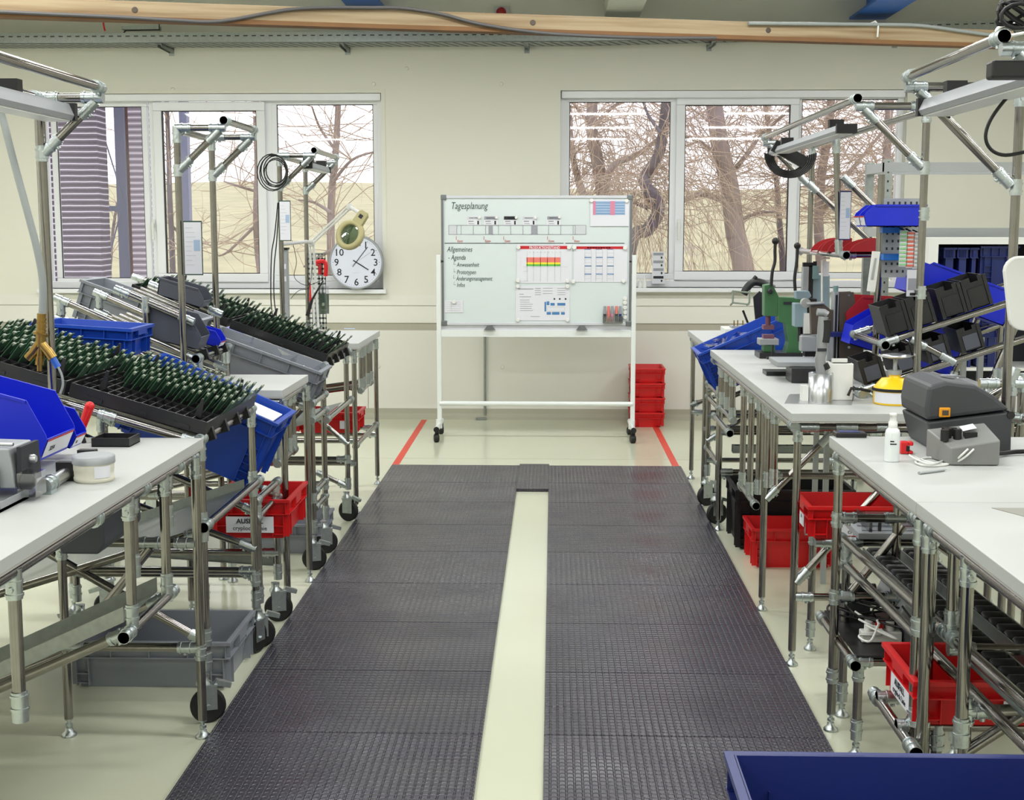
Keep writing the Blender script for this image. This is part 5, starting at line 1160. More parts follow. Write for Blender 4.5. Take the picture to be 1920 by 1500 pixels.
g.p('anvil_column',MB().b(W(1430,630,Y).x,W(1452,630,Y).x,Y-.04,Y+.04,zt+.03,W(1440,645,Y).z),'press_green',bevel=.004)
g.p('anvil',MB().b(W(1422,630,Y).x,W(1458,630,Y).x,Y-.05,Y+.05,W(1440,646,Y).z,W(1440,634,Y).z),'alu_matt',bevel=.004)
g.p('anvil_pad',MB().b(W(1430,630,Y).x,W(1450,630,Y).x,Y-.03,Y+.03,W(1440,634,Y).z,W(1440,627,Y).z),'purple_pad')
a=W(1446,536,Y-.05);b_=W(1454,452,Y-.05); g.p('lever',MB().line([a,W(1448,510,Y-.05),W(1453,490,Y-.05),W(1453,470,Y-.05),b_],.0085,10,sub=4),'dark_steel'); g.p('lever_ball',MB().sph(b_,.019,16),'cap_black')
g.p('pivot_bolt',MB().lathe([(.014,0),(.014,.03),(.009,.035)],(W(1440,545,Y).x,Y-.045,W(1440,545,Y).z),12,(0,-1,0)),'dark_steel')
g.p('name_plate',MB().b(W(1466,565,Y).x,W(1482,565,Y).x,Y-.052,Y-.05,W(1466,570,Y).z,W(1466,565,Y).z),'ink')
Y=6.7
g=T('arbor_press','blue-grey hand lever press beside the green press','press',(W(1500,665,Y).x,Y,zt),world=True)
g.p('ram_housing',MB().prism([Q(1487,568,Y),Q(1510,568,Y),Q(1512,612,Y),Q(1487,612,Y)],'y',Y-.04,Y+.04),'press_blue',bevel=.004)
g.p('pivot_arm',MB().prism([Q(1490,545,Y),Q(1515,545,Y),Q(1520,555,Y),Q(1512,562,Y),Q(1490,560,Y)],'y',Y-.03,Y+.03),'press_blue',bevel=.005)
g.p('column',MB().prism([Q(1508,560,Y),Q(1530,560,Y),Q(1532,668,Y),Q(1508,668,Y)],'y',Y-.02,Y+.05),'dark_steel')
a=W(1491,545,Y-.05);b_=W(1495,461,Y-.05); g.p('lever',MB().line([a,W(1490,520,Y-.05),W(1494,490,Y-.05),b_],.008,10,sub=4),'dark_steel'); g.p('lever_ball',MB().sph(b_,.017,16),'cap_black')
g.p('clamp_block',MB().b(W(1500,630,Y).x,W(1530,630,Y).x,Y-.05,Y+.03,W(1500,655,Y).z,W(1500,626,Y).z),'alu_matt',bevel=.003)
g.p('ram',MB().t(W(1500,612,Y),W(1500,640,Y),.012,10),'dark_steel'); g.p('white_bracket',MB().b(W(1504,590,Y).x,W(1520,590,Y).x,Y-.06,Y-.041,W(1500,624,Y).z,W(1500,586,Y).z),'white_plastic')
g.p('base_plate',MB().b(W(1450,668,Y).x,W(1545,668,Y).x,Y-.12,Y+.08,zt+.001,zt+.018),'alu_matt'); g.p('slide_rods',MB().t((W(1440,660,Y).x,Y-.09,zt+.03),(W(1530,660,Y).x,Y-.09,zt+.03),.007,8).t((W(1440,660,Y).x,Y+.04,zt+.03),(W(1530,660,Y).x,Y+.04,zt+.03),.007,8),'dark_steel')
g.p('wire_rods',MB().t((W(1449,640,Y).x,Y,zt+.02),(W(1449,640,Y).x,Y,zt+.1),.006,8),'dark_steel')
Y=6.95
g=T('pneumatic_press','pale blue and black upright press behind the brown plate press','press',(W(1535,600,Y).x,Y,zt),world=True)
g.p('column',MB().prism([Q(1520,516,Y),Q(1556,516,Y),Q(1556,665,Y),Q(1530,665,Y)],'y',Y,Y+.06),'press_blue',bevel=.003)
g.p('cylinder',MB().b(W(1504,500,Y).x,W(1515,500,Y).x,Y-.03,Y+.02,W(1500,548,Y).z,W(1500,500,Y).z),'alu_matt',bevel=.003)
g.p('guide',MB().b(W(1515,500,Y).x,W(1524,500,Y).x,Y-.02,Y+.02,W(1500,560,Y).z,W(1500,498,Y).z),'cap_black')
g.p('head_block',MB().b(W(1522,500,Y).x,W(1534,500,Y).x,Y-.03,Y+.02,W(1500,523,Y).z,W(1500,498,Y).z),'teal_metal',bevel=.003)
g.p('fitting',MB().b(W(1505,495,Y).x,W(1530,495,Y).x,Y-.02,Y+.01,W(1500,500,Y).z,W(1500,492,Y).z).t(W(1528,498,Y),W(1528,490,Y),.01,8),'cap_black')
g.p('hanger_wire',MB().line([W(1541,660,Y-.03),W(1541,488,Y-.03),W(1546,484,Y-.03),W(1556,484,Y-.03)],.005,8),'white_plastic')
g.p('scale_sheet',MB().b(W(1543,490,Y).x,W(1554,490,Y).x,Y-.012,Y-.01,W(1500,518,Y).z,W(1500,490,Y).z),'paper')
Y=6.25
g=T('plate_press','tall brown steel plate press with arm and toggles','press',(W(1590,690,Y).x,Y,zt),world=True)
g.p('side_plate',MB().prism([Q(1571,548,Y),Q(1598,547,Y),Q(1620,680,Y),Q(1618,700,Y),Q(1571,700,Y)],'y',Y-.03,Y-.018),'brown_plate'); g.p('side_plate',MB().prism([Q(1571,548,Y),Q(1598,547,Y),Q(1620,680,Y),Q(1618,700,Y),Q(1571,700,Y)],'y',Y+.03,Y+.042),'brown_plate')
g.p('front_rail',MB().b(W(1562,550,Y).x,W(1570,550,Y).x,Y-.035,Y+.04,zt+.002,W(1500,547,Y).z),'alu_matt'); g.p('black_strip',MB().b(W(1564,550,Y).x,W(1568,550,Y).x,Y-.037,Y-.035,zt+.01,W(1500,552,Y).z),'cap_black')
g.p('arm',MB().prism([Q(1518,566,Y),Q(1540,566,Y),Q(1556,580,Y),Q(1569,582,Y),Q(1569,626,Y),Q(1520,626,Y)],'y',Y-.02,Y+.02),'brown_plate',bevel=.003)
for py in(553,588,618,650): c=W(1589,py,Y); g.p('bolt',MB().lathe([(.006,0),(.006,.004)],(c.x,Y-.03,c.z),10,(0,-1,0)),'alu')
c=W(1588,603,Y); g.p('square_bolt',MB().b(c.x-.009,c.x+.009,Y-.036,Y-.03,c.z-.009,c.z+.009),'white_plastic')
g.p('wire_block',MB().b(W(1500,650,Y).x,W(1530,650,Y).x,Y-.03,Y+.03,W(1500,658,Y).z,W(1500,630,Y).z),'alu_matt',bevel=.003)
g.p('base_block',MB().b(W(1480,690,5.6).x,W(1620,690,5.6).x,Y-.06,Y+.06,zt+.001,zt+.02),'dark_steel')
g.p('toggle',MB().t(W(1512,570,Y-.03),W(1545,568,Y-.03),.008,8).lathe([(.022,-.02),(.022,.02)],W(1510,568,Y),14,(0,-1,0)),'alu')
g.p('top_knob',MB().t(W(1567,547,Y),W(1567,536,Y),.012,12),'teal_metal')
# steel support block
Y=5.95
thing('steel_block',MB().b(W(1480,718,Y).x,W(1528,718,Y).x,Y-.05,Y+.1,zt+.001,W(1500,688,Y).z),'dark_steel','dark brown steel support block under the press table','block',bevel=.003)
thing('jig_plate',MB().b(W(1448,680,Y+.15).x,W(1545,680,Y).x,Y+.0,Y+.25,W(1500,688,Y).z+.001,W(1500,688,Y).z+.022),'alu_matt','flat metal jig plate resting on the steel block','jig',bevel=.002)
# power screwdriver in steel cup
Y=5.29
cup=W(1538,752,Y)
t=T('steel_cup','plain steel cylinder cup on the near end of the middle bench','cup',(cup.x,Y,zt),world=True)
rcup=(W(1562,750,Y).x-W(1516,750,Y).x)/2; zcup=W(1538,699,Y).z
t.p('body',MB().lathe([(rcup,.001),(rcup,zcup-zt),(rcup-.003,zcup-zt),(rcup-.003,zcup-zt-.03),(.001,zcup-zt-.03)],(cup.x,Y,zt),32),'alu')
sd=T('electric_screwdriver','grey and black handheld power screwdriver standing upright in the steel cup','screwdriver',(cup.x,Y,zcup),world=True)
zl=zcup-.028
sd.p('body',MB().line([(cup.x+.005,Y,zl),W(1538,676,Y),W(1540,660,Y),W(1541,640,Y),W(1542,615,Y),W(1544,594,Y)],.021,14,r2=.019,sub=4),'screw_grey')
sd.p('lower_grip',MB().line([W(1551,692,Y-.008),W(1546,682,Y-.008)],.014,10),'black_plastic'); sd.p('grip',MB().line([W(1547,642,Y-.01),W(1550,620,Y-.01),W(1550,600,Y-.01)],.0165,12,sub=3),'black_plastic')
sd.p('head',MB().line([W(1532,585,Y),W(1545,586,Y),W(1551,590,Y)],.014,12),'screw_grey')
c=W(1541,656,Y-.021); sd.p('print',MB().b(c.x-.018,c.x+.018,Y-.024,Y-.022,c.z-.006,c.z+.006),'ink')
# white grey holder box
Y=5.28
A=W(1560,752,Y+.05);B=W(1598,680,Y+.05)
t=T('screw_feeder','white and grey upright feeder box beside the steel cup','feeder',((A.x+B.x)/2,Y+.05,zt),world=True)
t.p('body',MB().b(A.x-.03,B.x,Y+.02,Y+.12,zt+.001,B.z),'white_plastic',bevel=.005); t.p('top_recess',MB().b(A.x-.005,B.x-.01,Y+.03,Y+.11,B.z,B.z+.004),'black_plastic'); t.p('tab',MB().b(A.x-.01,A.x+.05,Y+.02,Y+.04,B.z+.004,B.z+.018),'white_plastic')
t.p('arm',MB().line([W(1590,742,Y),W(1596,728,Y),W(1615,730,Y),W(1632,734,Y)],.006,8),'cap_black'); t.p('foot_block',MB().b(W(1505,740,Y).x,W(1516,740,Y).x,Y,Y+.06,zt+.001,zt+.06),'white_plastic')
thing('base_sheet',MB().prism([(W(1465,748,5.27).x,5.2),(W(1592,754,5.2).x,5.16),(W(1625,738,5.3).x,5.5),(W(1497,738,5.3).x,5.5)],'z',zt,zt+.0015),'alu','thin steel sheet under the cup and feeder box','sheet')
# yellow dispenser
Y=5.22
c=W(1672,754,Y)
t=T('solvent_dispenser','yellow safety can with round steel plunger plate','dispenser',(c.x+.008,Y,zt))
t.p('body',MB().lathe([(.078,.001),(.08,.006),(.08,.055)],(0,0,0),36),'yellow_plastic'); t.p('band',MB().lathe([(.084,.053),(.086,.058),(.084,.064)],(0,0,0),36),'cap_black')
t.p('shoulder',MB().lathe([(.08,.064),(.05,.1),(.022,.103),(.022,.115)],(0,0,0),36),'yellow_plastic'); t.p('collar',MB().lathe([(.026,.115),(.026,.132)],(0,0,0),24),'shelf_grey')
t.p('plunger',MB().lathe([(.008,.132),(.008,.175),(.03,.178),(.066,.186),(.068,.189),(.03,.196),(.001,.197)],(0,0,0),32),'alu')
t.p('label_card',MB().add([(.0806*math.cos(R(a_)),.0806*math.sin(R(a_)),zz) for a_ in range(190,300,10) for zz in(.008,.05)],[(2*i,2*i+2,2*i+3,2*i+1) for i in range(10)],True),'paper')
# ---- bin rack right (black boxes)
t=T('flow_rack','right sloping pipe rack with two tiers of black boxes behind the middle bench','rack',(1.7,5.6,0),world=True)
s4=.33; a4=math.atan(s4)
for y in(5.42,5.9):
    t.pipe((1.335,y,1.205),(2.4,y,1.205+1.065*s4),'slope_rail'); t.pipe((1.25,y,1.01),(2.4,y,1.01+1.15*s4),'slope_rail'); t.pipe((2.3,y,.06),(2.3,y,1.5),'upright'); t.foot(2.3,y); t.pipe((1.96,y,.06),(1.96,y,1.4),'upright'); t.foot(1.96,y)
    t.pipe((1.75,y,.98),(1.9,y,1.38),'brace'); t.pipe((1.45,y,1.22),(1.62,y,1.13),'brace')
    t.pipe((1.96,y,.5),(1.25,y,1.02),'brace')
t.pipe((1.335,5.38,1.2),(1.335,5.95,1.2),'stop_rail',(1,1),cap=1); t.pipe((1.25,5.38,1.0),(1.25,5.95,1.0),'stop_rail')
def dark_box(label,loc,rot,w=.088,h=.12,l=.2,face='black_plastic'):
    t=T('component_box',label,'box',loc,rot,'black boxes on the right rack')
    b=MB().b(-w/2,w/2,-l/2,-l/2+.004,0,h*.86).b(-w/2,w/2,l/2-.004,l/2,0,h).b(-w/2,-w/2+.004,-l/2,l/2,0,h).b(w/2-.004,w/2,-l/2,l/2,0,h).b(-w/2,w/2,-l/2,l/2,0,.004)
    t.p('body',b,'black_plastic'); t.p('ribs',MB().b(-w/2-.005,-w/2+.008,-l/2-.006,-l/2+.01,0,h).b(w/2-.008,w/2+.005,-l/2-.006,-l/2+.01,0,h).b(-w/2,-w/2*.3,-l/2-.001,-l/2+.004,h*.7,h*1.02).b(w/2*.4,w/2,-l/2-.001,-l/2+.004,h*.7,h*1.02),'black_plastic')
    t.p('front_panel',MB().b(-w/2+.012,w/2-.012,-l/2-.004,-l/2,.01,h*.68),face)
    return t
nm=['lowest','second from the low end','third from the low end','topmost']
for k in range(4):
    x=1.40+.1*k+(.02 if k>1 else 0); dark_box('black box on the upper right rack tier, '+nm[k],(x,5.52,1.205+(x-1.335)*s4+.018),(0,-a4,0),.092,.125)
for k in range(4):
    x=1.31+.13*k; dark_box('grey-fronted black box on the lower right rack tier, '+nm[k],(x,5.52,1.01+(x-1.25)*s4+.018),(0,-a4,0),.085,.1,face='crate_grey_dark')
bin_('picking_bin','large blue bin standing behind the lower black boxes','bin_blue',.18,.5,.2,(1.55,6.06,1.08),(0,-R(18),PI))
bin_('picking_bin','large blue bin behind the upper black boxes, highest on the right rack','bin_blue',.2,.46,.15,(1.70,5.80,1.33),(0,-R(20),PI))
bin_('picking_bin','dark red bin between the brown press and the blue bins','bin_red',.2,.3,.14,(1.5,6.3,1.21),(0,-R(3),PI))
t=T('bin_shelf','blue steel shelf under the red bin on the right rack','shelf',(1.5,6.3,0),world=True)
t.p('board',MB().b(1.25,2.0,6.16,6.45,1.17,1.19),'crate_navy'); 
for x in(1.28,1.97):
    for y in(6.18,6.43): t.p('leg',MB().b(x-.012,x+.012,y-.012,y+.012,0,1.17),'shelf_grey')
# peg panel with blue bins and hanging strips
Y=5.75
pgz0=W(1655,520,Y).z; pgz1=W(1655,385,Y).z
pg=T('peg_panel','grey perforated panel on the middle right frame holding bins','tool board',(1.45,Y,pgz0),world=True)
A=W(1652,520,Y);B=W(1728,372,Y)
m=MB().b(A.x,B.x,Y,Y+.004,A.z,B.z); pg.p('panel',m,'shelf_grey')
m=MB()
for r_ in range(10):
    for c_ in range(7): m.b(A.x+.015+c_*.024,A.x+.023+c_*.024,Y-.001,Y,A.z+.02+r_*.032,A.z+.031+r_*.032)
k=pg.p('holes',m,'slot_dark')
pg.p('post',MB().t((A.x-.01,Y+.01,zt+.002),(A.x-.01,Y+.01,B.z+.1),.0145,14),'steel')
bin_('picking_bin','blue bin with white card on the peg panel, in front','bin_blue',.09,.25,.09,(1.40,5.60,W(1640,425,5.6).z),(0,0,PI),card='7',front=.5)
bin_('picking_bin','blue bin with white card on the peg panel, behind','bin_blue',.09,.25,.09,(1.40,5.695,W(1640,425,5.6).z),(0,0,PI),card='7',front=.5)
A=W(1652,426,Y-.03);B=W(1690,437,Y-.03); thing('small_tray',MB().b(A.x,B.x,Y-.06,Y-.005,B.z,A.z),'lbox_blue','small light blue tray hooked under the blue bins','tray',bevel=.003)
A=W(1653,476,Y-.03);B=W(1688,488,Y-.03); thing('small_tray',MB().b(A.x,B.x,Y-.06,Y-.005,B.z,A.z),'lbox_blue','small light blue tray low on the grey peg panel','tray',bevel=.003)
for k,(px,c1,lb) in enumerate(((1688,'strip_green','green striped'),(1701,'strip_red','red striped'),(1714,'strip_grey','grey striped'))):
    A=W(px,432+2*k,5.62);B=W(px+12,500+2*k,5.62)
    t=T('label_strip','%s label bundle hanging beside the right post'%lb,'labels',((A.x+B.x)/2,5.62,B.z),world=True,group='hanging label bundles')
    t.p('backing',MB().b(A.x,B.x,5.62,5.626,B.z,A.z),'paper'); m=MB()
    for i in range(9): zz=A.z-(A.z-B.z)*(i+.5)/9; m.b(A.x,B.x,5.6175,5.62,zz-.004,zz+.005)
    t.p('stripes',m,c1); t.p('hook',MB().t(((A.x+B.x)/2,5.62,A.z),((A.x+B.x)/2,5.7,A.z+.01),.003,6),'cap_black')
t=paper('printed card with a dark photograph hanging under the label bundles',1701,506,1721,556,5.6,'photo_card'); pr(t,'picture','paper_print',[(1703,522,1720,544)]); pr(t,'dark_band','ink',[(1706,549,1720,554)])
A=W(1627,472,5.6);
tl=T('measuring_gauge','white plastic gauge with clear window hanging slanted from the pipe','gauge',W(1635,540,5.6),world=True)
Pq=[W(1636,471,5.6),W(1651,472,5.6),W(1641,548,5.6),W(1626,546,5.6)]
m=MB().add([p for p in Pq]+[p+Vector((0,.012,0)) for p in Pq],[(0,1,2,3),(4,5,6,7),(0,1,5,4),(1,2,6,5),(2,3,7,6),(3,0,4,7)]); tl.p('body',m,'white_plastic',bevel=.002)
Pq=[W(1640,484,5.597),W(1644,484,5.597),W(1638,524,5.597),W(1633,524,5.597)]; tl.p('window',MB().add(Pq,[(0,1,2,3)]),'shelf_grey')
sheet_holder('printed sheet hanging from the middle right frame above the presses',1575,358,1594,450,6.25,'crate_navy')
# dark red curved trays on the pipe shelf
for k,(x0,x1) in enumerate(((1526,1575),(1545,1590),(1585,1650))):
    Y_=6.9-.28*k; A=W(x0,473,Y_);B=W(x1,446,Y_)
    pts=[(A.x,A.z)]+[(A.x+(B.x-A.x)*(1-math.cos(R(90*i/6))),A.z+(B.z-A.z)*math.sin(R(90*i/6))) for i in range(1,7)]
    if k==2: pts+=[(B.x+.0,B.z)]
    pts+=[(B.x,A.z)]
    t=T('document_tray','dark red curved letter tray on the pipe shelf, '+['farthest','middle','nearest and longest'][k],'tray',((A.x+B.x)/2,Y_,A.z),world=True,group='dark red curved trays')
    t.p('side_wall',MB().prism(pts,'y',Y_-.09,Y_-.086),'bin_red'); t.p('side_wall',MB().prism(pts,'y',Y_+.086,Y_+.09),'bin_red'); t.p('tray_floor',MB().b(A.x,B.x,Y_-.09,Y_+.09,A.z,A.z+.004),'bin_red')
    t.p('support_rail',MB().t((A.x-.0,Y_-.09,A.z-.006),(A.x,Y_+.09,A.z-.006),.005,8),'alu')
# rounded white panel at right edge
c=W(1925,548,4.0)
rp=T('rounded_panel','white rounded plastic panel at the right edge above the printer','panel',(c.x,4.0,c.z-.12),world=True)
A=W(1884,480,4.0);B=W(1884,620,4.0); xx=A.x; zh=A.z;zl=B.z; rr=.045; pts=[]
for cx_,cz_,a0,a1 in((xx+rr,zh-rr,180,90),(xx+.25-rr,zh-rr,90,0),(xx+.25-rr,zl+rr,0,-90),(xx+rr+.02,zl+rr,-90,-180)):
    for i in range(6): an=R(a0+(a1-a0)*i/5); pts.append((cx_+rr*math.cos(an),cz_+rr*math.sin(an)))
rp.p('shell',MB().prism(pts,'y',4.0,4.02),'white_plastic',bevel=.006); rp.p('mount',MB().t((xx+.12,4.02,zt+.002),(xx+.12,4.05,zl+.06),.012,10),'steel')
# right-side posts and stapled hardware behind printer
t=T('pipe_post_cluster','cluster of upright pipes with clamps behind the label printer','rack',(1.6,4.9,0),world=True)
for x,y in((1.63,4.75),(1.70,4.85),(1.77,4.9),(1.66,5.0)): t.pipe((x,y,.06),(x,y,1.14),'upright',(0,1)); t.foot(x,y)
t.pipe((1.52,4.75,1.12),(1.66,4.75,1.12),'cross_rail'); t.pipe((1.5,4.75,.8),(1.64,4.75,1.17),'brace'); t.pipe((1.2,4.85,.82),(1.7,4.85,1.13),'brace')
t.pipe((1.5,4.8,.7),(1.75,4.8,.7),'cross_rail'); t.pipe((1.63,4.75,1.0),(1.72,4.6,1.0),'cross_rail',(1,1),cap=2)
# ---- storage shelving by the wall, right
SY=8.9
sx0=W(1603,330,9.2).x
t=T('storage_rack','grey perforated steel storage rack in the right back corner','shelving',(3.0,9.4,0),world=True)
A=W(1600,330,9.6); Bp=W(1658,310,SY)
xl=Bp.x
zs1=W(1743,313,SY).z; zs2=W(1743,436,SY).z
for (x,y) in((xl,SY),(xl,SY+.5),(XR-.6,SY),(XR-.6,SY+.5)):
    t.p('upright',MB().b(x,x+.055,y,y+.045,0,zs1+.05),'galvanised')
m=MB()
for y in(SY,): 
    for k in range(34): m.b(xl+.022,xl+.033,SY-.001,SY,.1+k*.06,.115+k*.06)
k_=t.p('slots',m,'slot_dark'); k_['kind']='stuff'
for zz in(zs1,zs2,.9,.2):
    t.p('shelf_beam',MB().b(xl,XR-.55,SY-.002,SY+.04,zz-.03,zz+.03),'shelf_grey'); t.p('shelf_beam',MB().b(xl,XR-.55,SY+.46,SY+.5,zz-.03,zz+.03),'shelf_grey')
    t.p('side_beam',MB().b(xl,xl+.04,SY+.04,SY+.46,zz-.03,zz+.03),'shelf_grey')
    if zz<zs2+.01: t.p('shelf_panel',MB().b(xl+.02,XR-.56,SY+.03,SY+.48,zz-.008,zz+.0),'white_plastic')
# white cabinet with opening holding navy crates
Y=8.2
A=W(1742,446,Y); Bq=W(1760,458,Y); 
cb2=T('storage_cabinet','white open-front cabinet full of navy crates behind the right rack','cabinet',(W(1830,600,Y).x,Y,0),world=True)
xc0,xc1=A.x,W(1990,446,Y).x; ztp=A.z
cb2.p('side_panel',MB().b(xc0,Bq.x,Y,Y+.45,0,ztp),'white_plastic'); cb2.p('side_panel',MB().b(xc1-.02,xc1,Y,Y+.45,0,ztp),'white_plastic'); cb2.p('top_panel',MB().b(Bq.x,xc1-.02,Y,Y+.45,Bq.z,ztp),'white_plastic'); cb2.p('back_panel',MB().b(Bq.x,xc1-.02,Y+.44,Y+.45,0,Bq.z),'ink'); 
for zz in(.15,W(1800,690,Y).z): cb2.p('shelf',MB().b(Bq.x,xc1-.02,Y+.01,Y+.43,zz-.018,zz),'white_plastic')
zsf=W(1800,690,Y).z
for k,(w0,w1) in enumerate(((1764,1788),(1789,1812),(1813,1830))):
    a=W(w0,690,Y).x;b_=W(w1,690,Y).x
    crate('euro_crate','navy crate stored upright in the white cabinet, '+['leftmost','second from the left','third from the left'][k],'crate_navy',(b_-a),.34,.73,((a+b_)/2,Y+.2,zsf+.001),(0,0,0),'navy crates in the cabinet',cells=False,tap=.004)
a=W(1832,690,Y).x;b_=W(1905,690,Y).x
for k in range(3): crate('euro_crate','wide navy crate in the white cabinet, '+['lowest','middle','top']
 [k],'crate_navy',(b_-a),.36,.246,((a+b_)/2,Y+.21,zsf+.001+k*.2465),(0,0,0),'navy crates in the cabinet')

# ============================================================ OUTDOORS
g=MB(); nx_,ny_=30,24
gv=[]
for j in range(ny_+1):
    y=13+(j/ny_)**1.6*75
    for i in range(nx_+1):
        x=-45+90*i/nx_; s_=min(1,max(0,(y-16)/60)); zz=-.4+ s_*5.9*(1-.25*s_) +.25*math.sin(x*.13+y*.05)*s_
        gv.append((x,y,zz))
g.add(gv,[(j*(nx_+1)+i,j*(nx_+1)+i+1,(j+1)*(nx_+1)+i+1,(j+1)*(nx_+1)+i) for j in range(ny_) for i in range(nx_)],True)
thing('meadow_hill',g,'grass','yellow-green grassy slope outside the windows','hill',kind='structure')
def hill_z(x,y): s_=min(1,max(0,(y-16)/60)); return -.4+s_*4.7*(1-.3*s_)+.25*math.sin(x*.13+y*.05)*s_
def tree(label,Y_,trunk,r0,r1,nb,seed,m='bark',spread=1.0,boughs=(),tm='twig',drop=0):
    random.seed(seed)
    pts=[W(px,py,Y_+random.uniform(-.15,.15)) for px,py in trunk]
    base=Vector((pts[0].x,pts[0].y,-.5)); 
    root=T('bare_tree',label,'tree',base,world=True,group=None)
    boughs=[(bo[0]*.62,bo[1]) for bo in boughs]; root.p('trunk',MB().line([base]+pts,r0,9,r2=r1,sub=4),m)
    bm_=MB(); allp=[]
    for bo in boughs:
        q=[W(px,py,Y_+random.uniform(-.5,.5)) for px,py in bo[1]]; bm_.line(q,bo[0],7,r2=bo[0]*.45,sub=4); allp+=q
    if boughs: root.p('bough',bm_,m)
    tw=MB(); src=pts[1:]+allp*2
    for k in range(nb):
        a=random.choice(src); 
        if len(pts)>2 and random.random()<.5:
            i=random.randrange(1,len(pts)-1); a=pts[i].lerp(pts[i+1],random.random())
        d=Vector((random.uniform(-1,1),random.uniform(-.6,.6),random.uniform(-.2,1))).normalized(); L=random.uniform(.5,1.7)*spread; p=a.copy(); q=[p.copy()]
        for s_ in range(5):
            d=(d+Vector((random.uniform(-.45,.45),random.uniform(-.3,.3),random.uniform(-.4,.35)-drop*.5))).normalized(); p=p+d*L/5; q.append(p.copy())
        tw.line(q,.0065,4,r2=.002)
        for _ in range(3):
            b_=random.choice(q[1:]); d2=(d+Vector((random.uniform(-1,1),random.uniform(-.5,.5),random.uniform(-1,.7)-drop))).normalized(); e=[b_]
            for s_ in range(3): d2=(d2+Vector((random.uniform(-.4,.4),random.uniform(-.3,.3),random.uniform(-.4,.3)-drop*.5))).normalized(); e.append(e[-1]+d2*L*.13)
            tw.line(e,.0032,3,r2=.0014)
    root.p('twigs',tw,tm)
    return root
tree('thick leaning trunk tree filling the middle pane of the right window',17.5,[(1395,520),(1380,440),(1368,350),(1352,280),(1340,200),(1330,120)],.15,.1,170,1,spread=1.5,boughs=[(.07,[(1365,380),(1320,365),(1285,375),(1260,400)]),(.06,[(1360,340),(1400,290),(1430,250),(1500,190)]),(.05,[(1345,290),(1310,265),(1280,255)]),(.05,[(1372,420),(1420,400),(1460,398)])])
tree('crooked dark-barked tree in the left pane of the right window',16.5,[(1180,470),(1215,430),(1235,390),(1212,350),(1210,330),(1235,290),(1245,230),(1252,150)],.09,.06,150,2,'bark_dark',1.3,[(.05,[(1215,390),(1190,380),(1175,378)]),(.04,[(1240,250),(1215,215),(1200,170)])],drop=.8)
tree('twin-stemmed willow behind the whiteboard corner',18,[(1135,430),(1130,360),(1120,300),(1110,240),(1112,150)],.11,.07,190,3,'bark',1.5,[(.09,[(1135,350),(1150,310),(1195,290),(1235,260)]),(.1,[(1100,380),(1085,340),(1072,280),(1068,200)]),(.05,[(1112,240),(1150,200),(1200,180)]),(.05,[(1112,240),(1080,200),(1065,180)])],drop=1.0)
tree('slender tree at the right edge of the middle right pane',19,[(1468,520),(1462,420),(1455,330),(1440,230),(1430,150)],.05,.03,90,4,'bark_dark',1.2)
tree('leafless tree seen through the third right pane',18,[(1540,520),(1535,420),(1540,330),(1555,240),(1560,140)],.08,.05,180,5,'bark',1.4,[(.06,[(1540,400),(1580,340),(1620,290),(1660,240)]),(.05,[(1540,360),(1515,320),(1505,280)])])
tree('bushy bare tree at the right end of the right window',17,[(1650,520),(1655,430),(1660,340),(1665,250),(1670,150)],.07,.045,190,6,'bark',1.2,[(.05,[(1655,400),(1690,350),(1710,300)])])
tree('birch-like tree in the right pane of the left window',17,[(622,540),(620,450),(622,360),(628,300),(632,240),(636,150)],.06,.035,60,7,'bark',1.3,[(.04,[(622,400),(590,380),(560,375)]),(.04,[(625,340),(660,300),(700,285)]),(.035,[(628,280),(600,240),(585,200)]),(.045,[(622,470),(600,480),(570,500)])])
tree('straight trunk tree at the mullion of the left window',17,[(492,540),(485,470),(482,400),(484,320),(482,250),(478,150)],.065,.04,45,8,'bark',1.2,[(.035,[(484,360),(450,350),(420,340)]),(.035,[(482,420),(430,470),(410,480)])])
tree('thin tree at the left edge of the middle left pane',16,[(325,540),(322,450),(318,360),(316,280),(312,180)],.04,.025,45,9,'bark_dark',1.0,[(.03,[(320,420),(345,450),(350,470)])])
tree('small bare tree between the timber walls',20,[(205,540),(208,480),(212,430),(220,380)],.03,.02,20,10,'bark_dark',.9)
# timber clad building parts and steel column
def ext_box(name,label,px0,px1,Y_,dep,m,cat,tilt=0):
    a=W(px0,400,Y_).x;b_=W(px1,400,Y_).x
    return thing(name,MB().b(a,b_,Y_,Y_+dep,-.5,7),m,label,cat)
ext_box('timber_wall','dark slatted timber wall close outside the left window',88,187,13.6,.3,'timber_slats','building')
ext_box('timber_wall','paler slatted timber wall beside the steel column',246,300,13.9,.2,'timber_pale','building')
a=W(226,400,14.2)
t=T('steel_column','blue-grey steel column with cross brace outside the left window','column',(a.x,14.2,-.5),world=True)
t.p('column',MB().b(W(220,400,14.2).x,W(238,400,14.2).x,14.2,14.3,-.5,7),'ext_column'); t.p('flange',MB().b(W(238,400,14.2).x,W(244,400,14.2).x,14.25,14.35,-.5,7),'ext_brown')
t.p('cross_beam',MB().b(W(186,400,14.2).x,W(222,400,14.2).x,14.22,14.28,W(200,396,14.2).z,W(200,386,14.2).z),'ext_column')
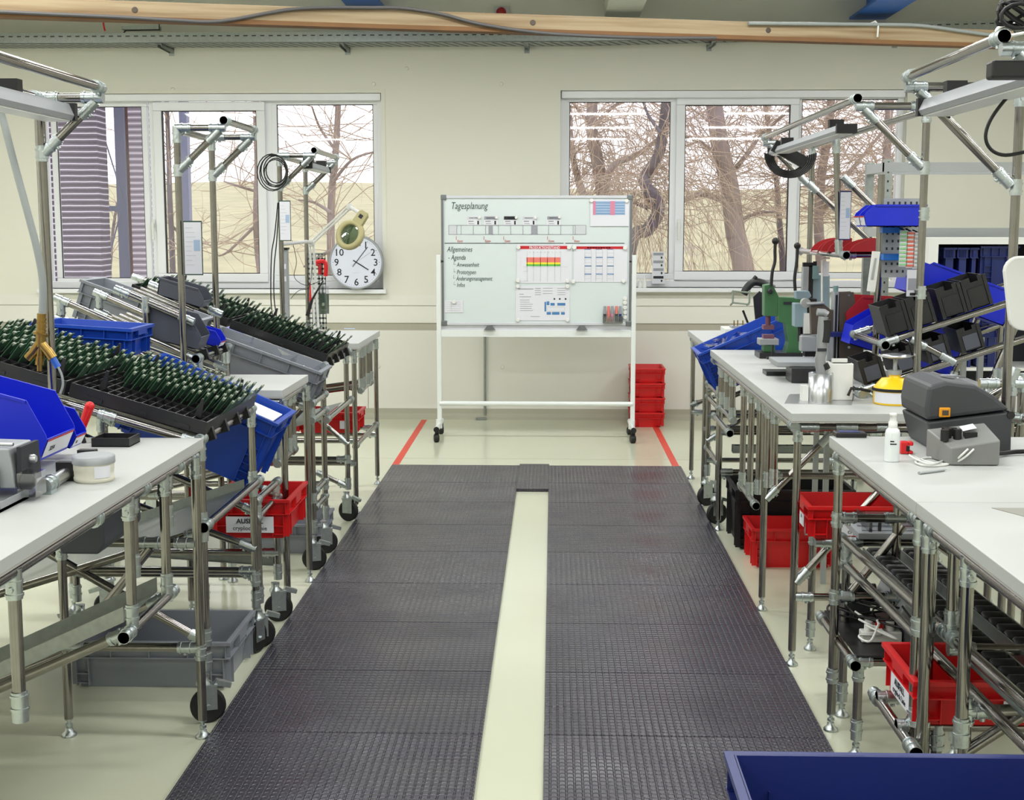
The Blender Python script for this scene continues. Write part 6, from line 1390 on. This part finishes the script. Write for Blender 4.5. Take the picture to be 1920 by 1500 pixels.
t.p('tie_rod',MB().t(W(235,385,14.2),W(190,240,14.2),.008,6),'ext_column'); t.p('tie_rod',MB().t(W(226,398,14.2),W(195,520,14.2),.008,6),'ext_column')
ext_box('steel_post','blue-grey steel post at the left of the middle left pane',341,355,15,.12,'ext_column','column')

# ============================================================ LIGHT
w=bpy.data.worlds.new('sky'); SC.world=w; w.use_nodes=True; nt=w.node_tree; bg=nt.nodes['Background']
tc=nt.nodes.new('ShaderNodeTexCoord'); sp_=nt.nodes.new('ShaderNodeSeparateXYZ'); cr=nt.nodes.new('ShaderNodeValToRGB')
nt.links.new(tc.outputs['Generated'],sp_.inputs[0]); nt.links.new(sp_.outputs[2],cr.inputs[0]); nt.links.new(cr.outputs[0],bg.inputs[0])
cr.color_ramp.elements[0].color=(.93,.92,.96,1); cr.color_ramp.elements[1].color=(.9,.93,1,1); bg.inputs[1].default_value=2.1
# pendant ceiling luminaires in rows
n=0
names={-4.6:'far left',-2.0:'left',.6:'centre',3.2:'right'}
rows=[(-1.6,'rearmost'),(1.2,'second'),(3.9,'third'),(6.6,'fourth'),(9.2,'foremost')]
proto=None
for yi,(y,rn) in enumerate(rows):
    for x in(-4.6,-2.0,.6,3.2):
        lab='long white pendant ceiling light, %s row, %s column'%(rn,names[x])
        zz=3.3
        if proto is None:
            T0=T('ceiling_light',lab,'ceiling light',(x,y,zz),group='pendant ceiling lights')
            T0.p('housing',MB().b(-.75,.75,-.13,.13,0,.05),'white_metal'); T0.p('diffuser',MB().b(-.73,.73,-.11,.11,-.012,0),'lamp_glow'); T0.p('suspension',MB().t((-.6,0,.05),(-.6,0,ZC-zz),.004,6).t((.6,0,.05),(.6,0,ZC-zz),.004,6),'zinc')
            proto=T0.o
        else: dup(proto,(x,y,zz),label=lab)
        L=bpy.data.lights.new('ceiling_tube','AREA'); L.shape='RECTANGLE'; L.size=1.45; L.size_y=.22; L.energy=40; L.color=(1,1,.985)
        o=bpy.data.objects.new('ceiling_tube',L); C.objects.link(o); o.location=(x,y,zz-.015)
vs=SC.view_settings; vs.view_transform='Standard'; vs.look='None'; vs.gamma=1; vs.use_curve_mapping=False; vs.exposure=-.08
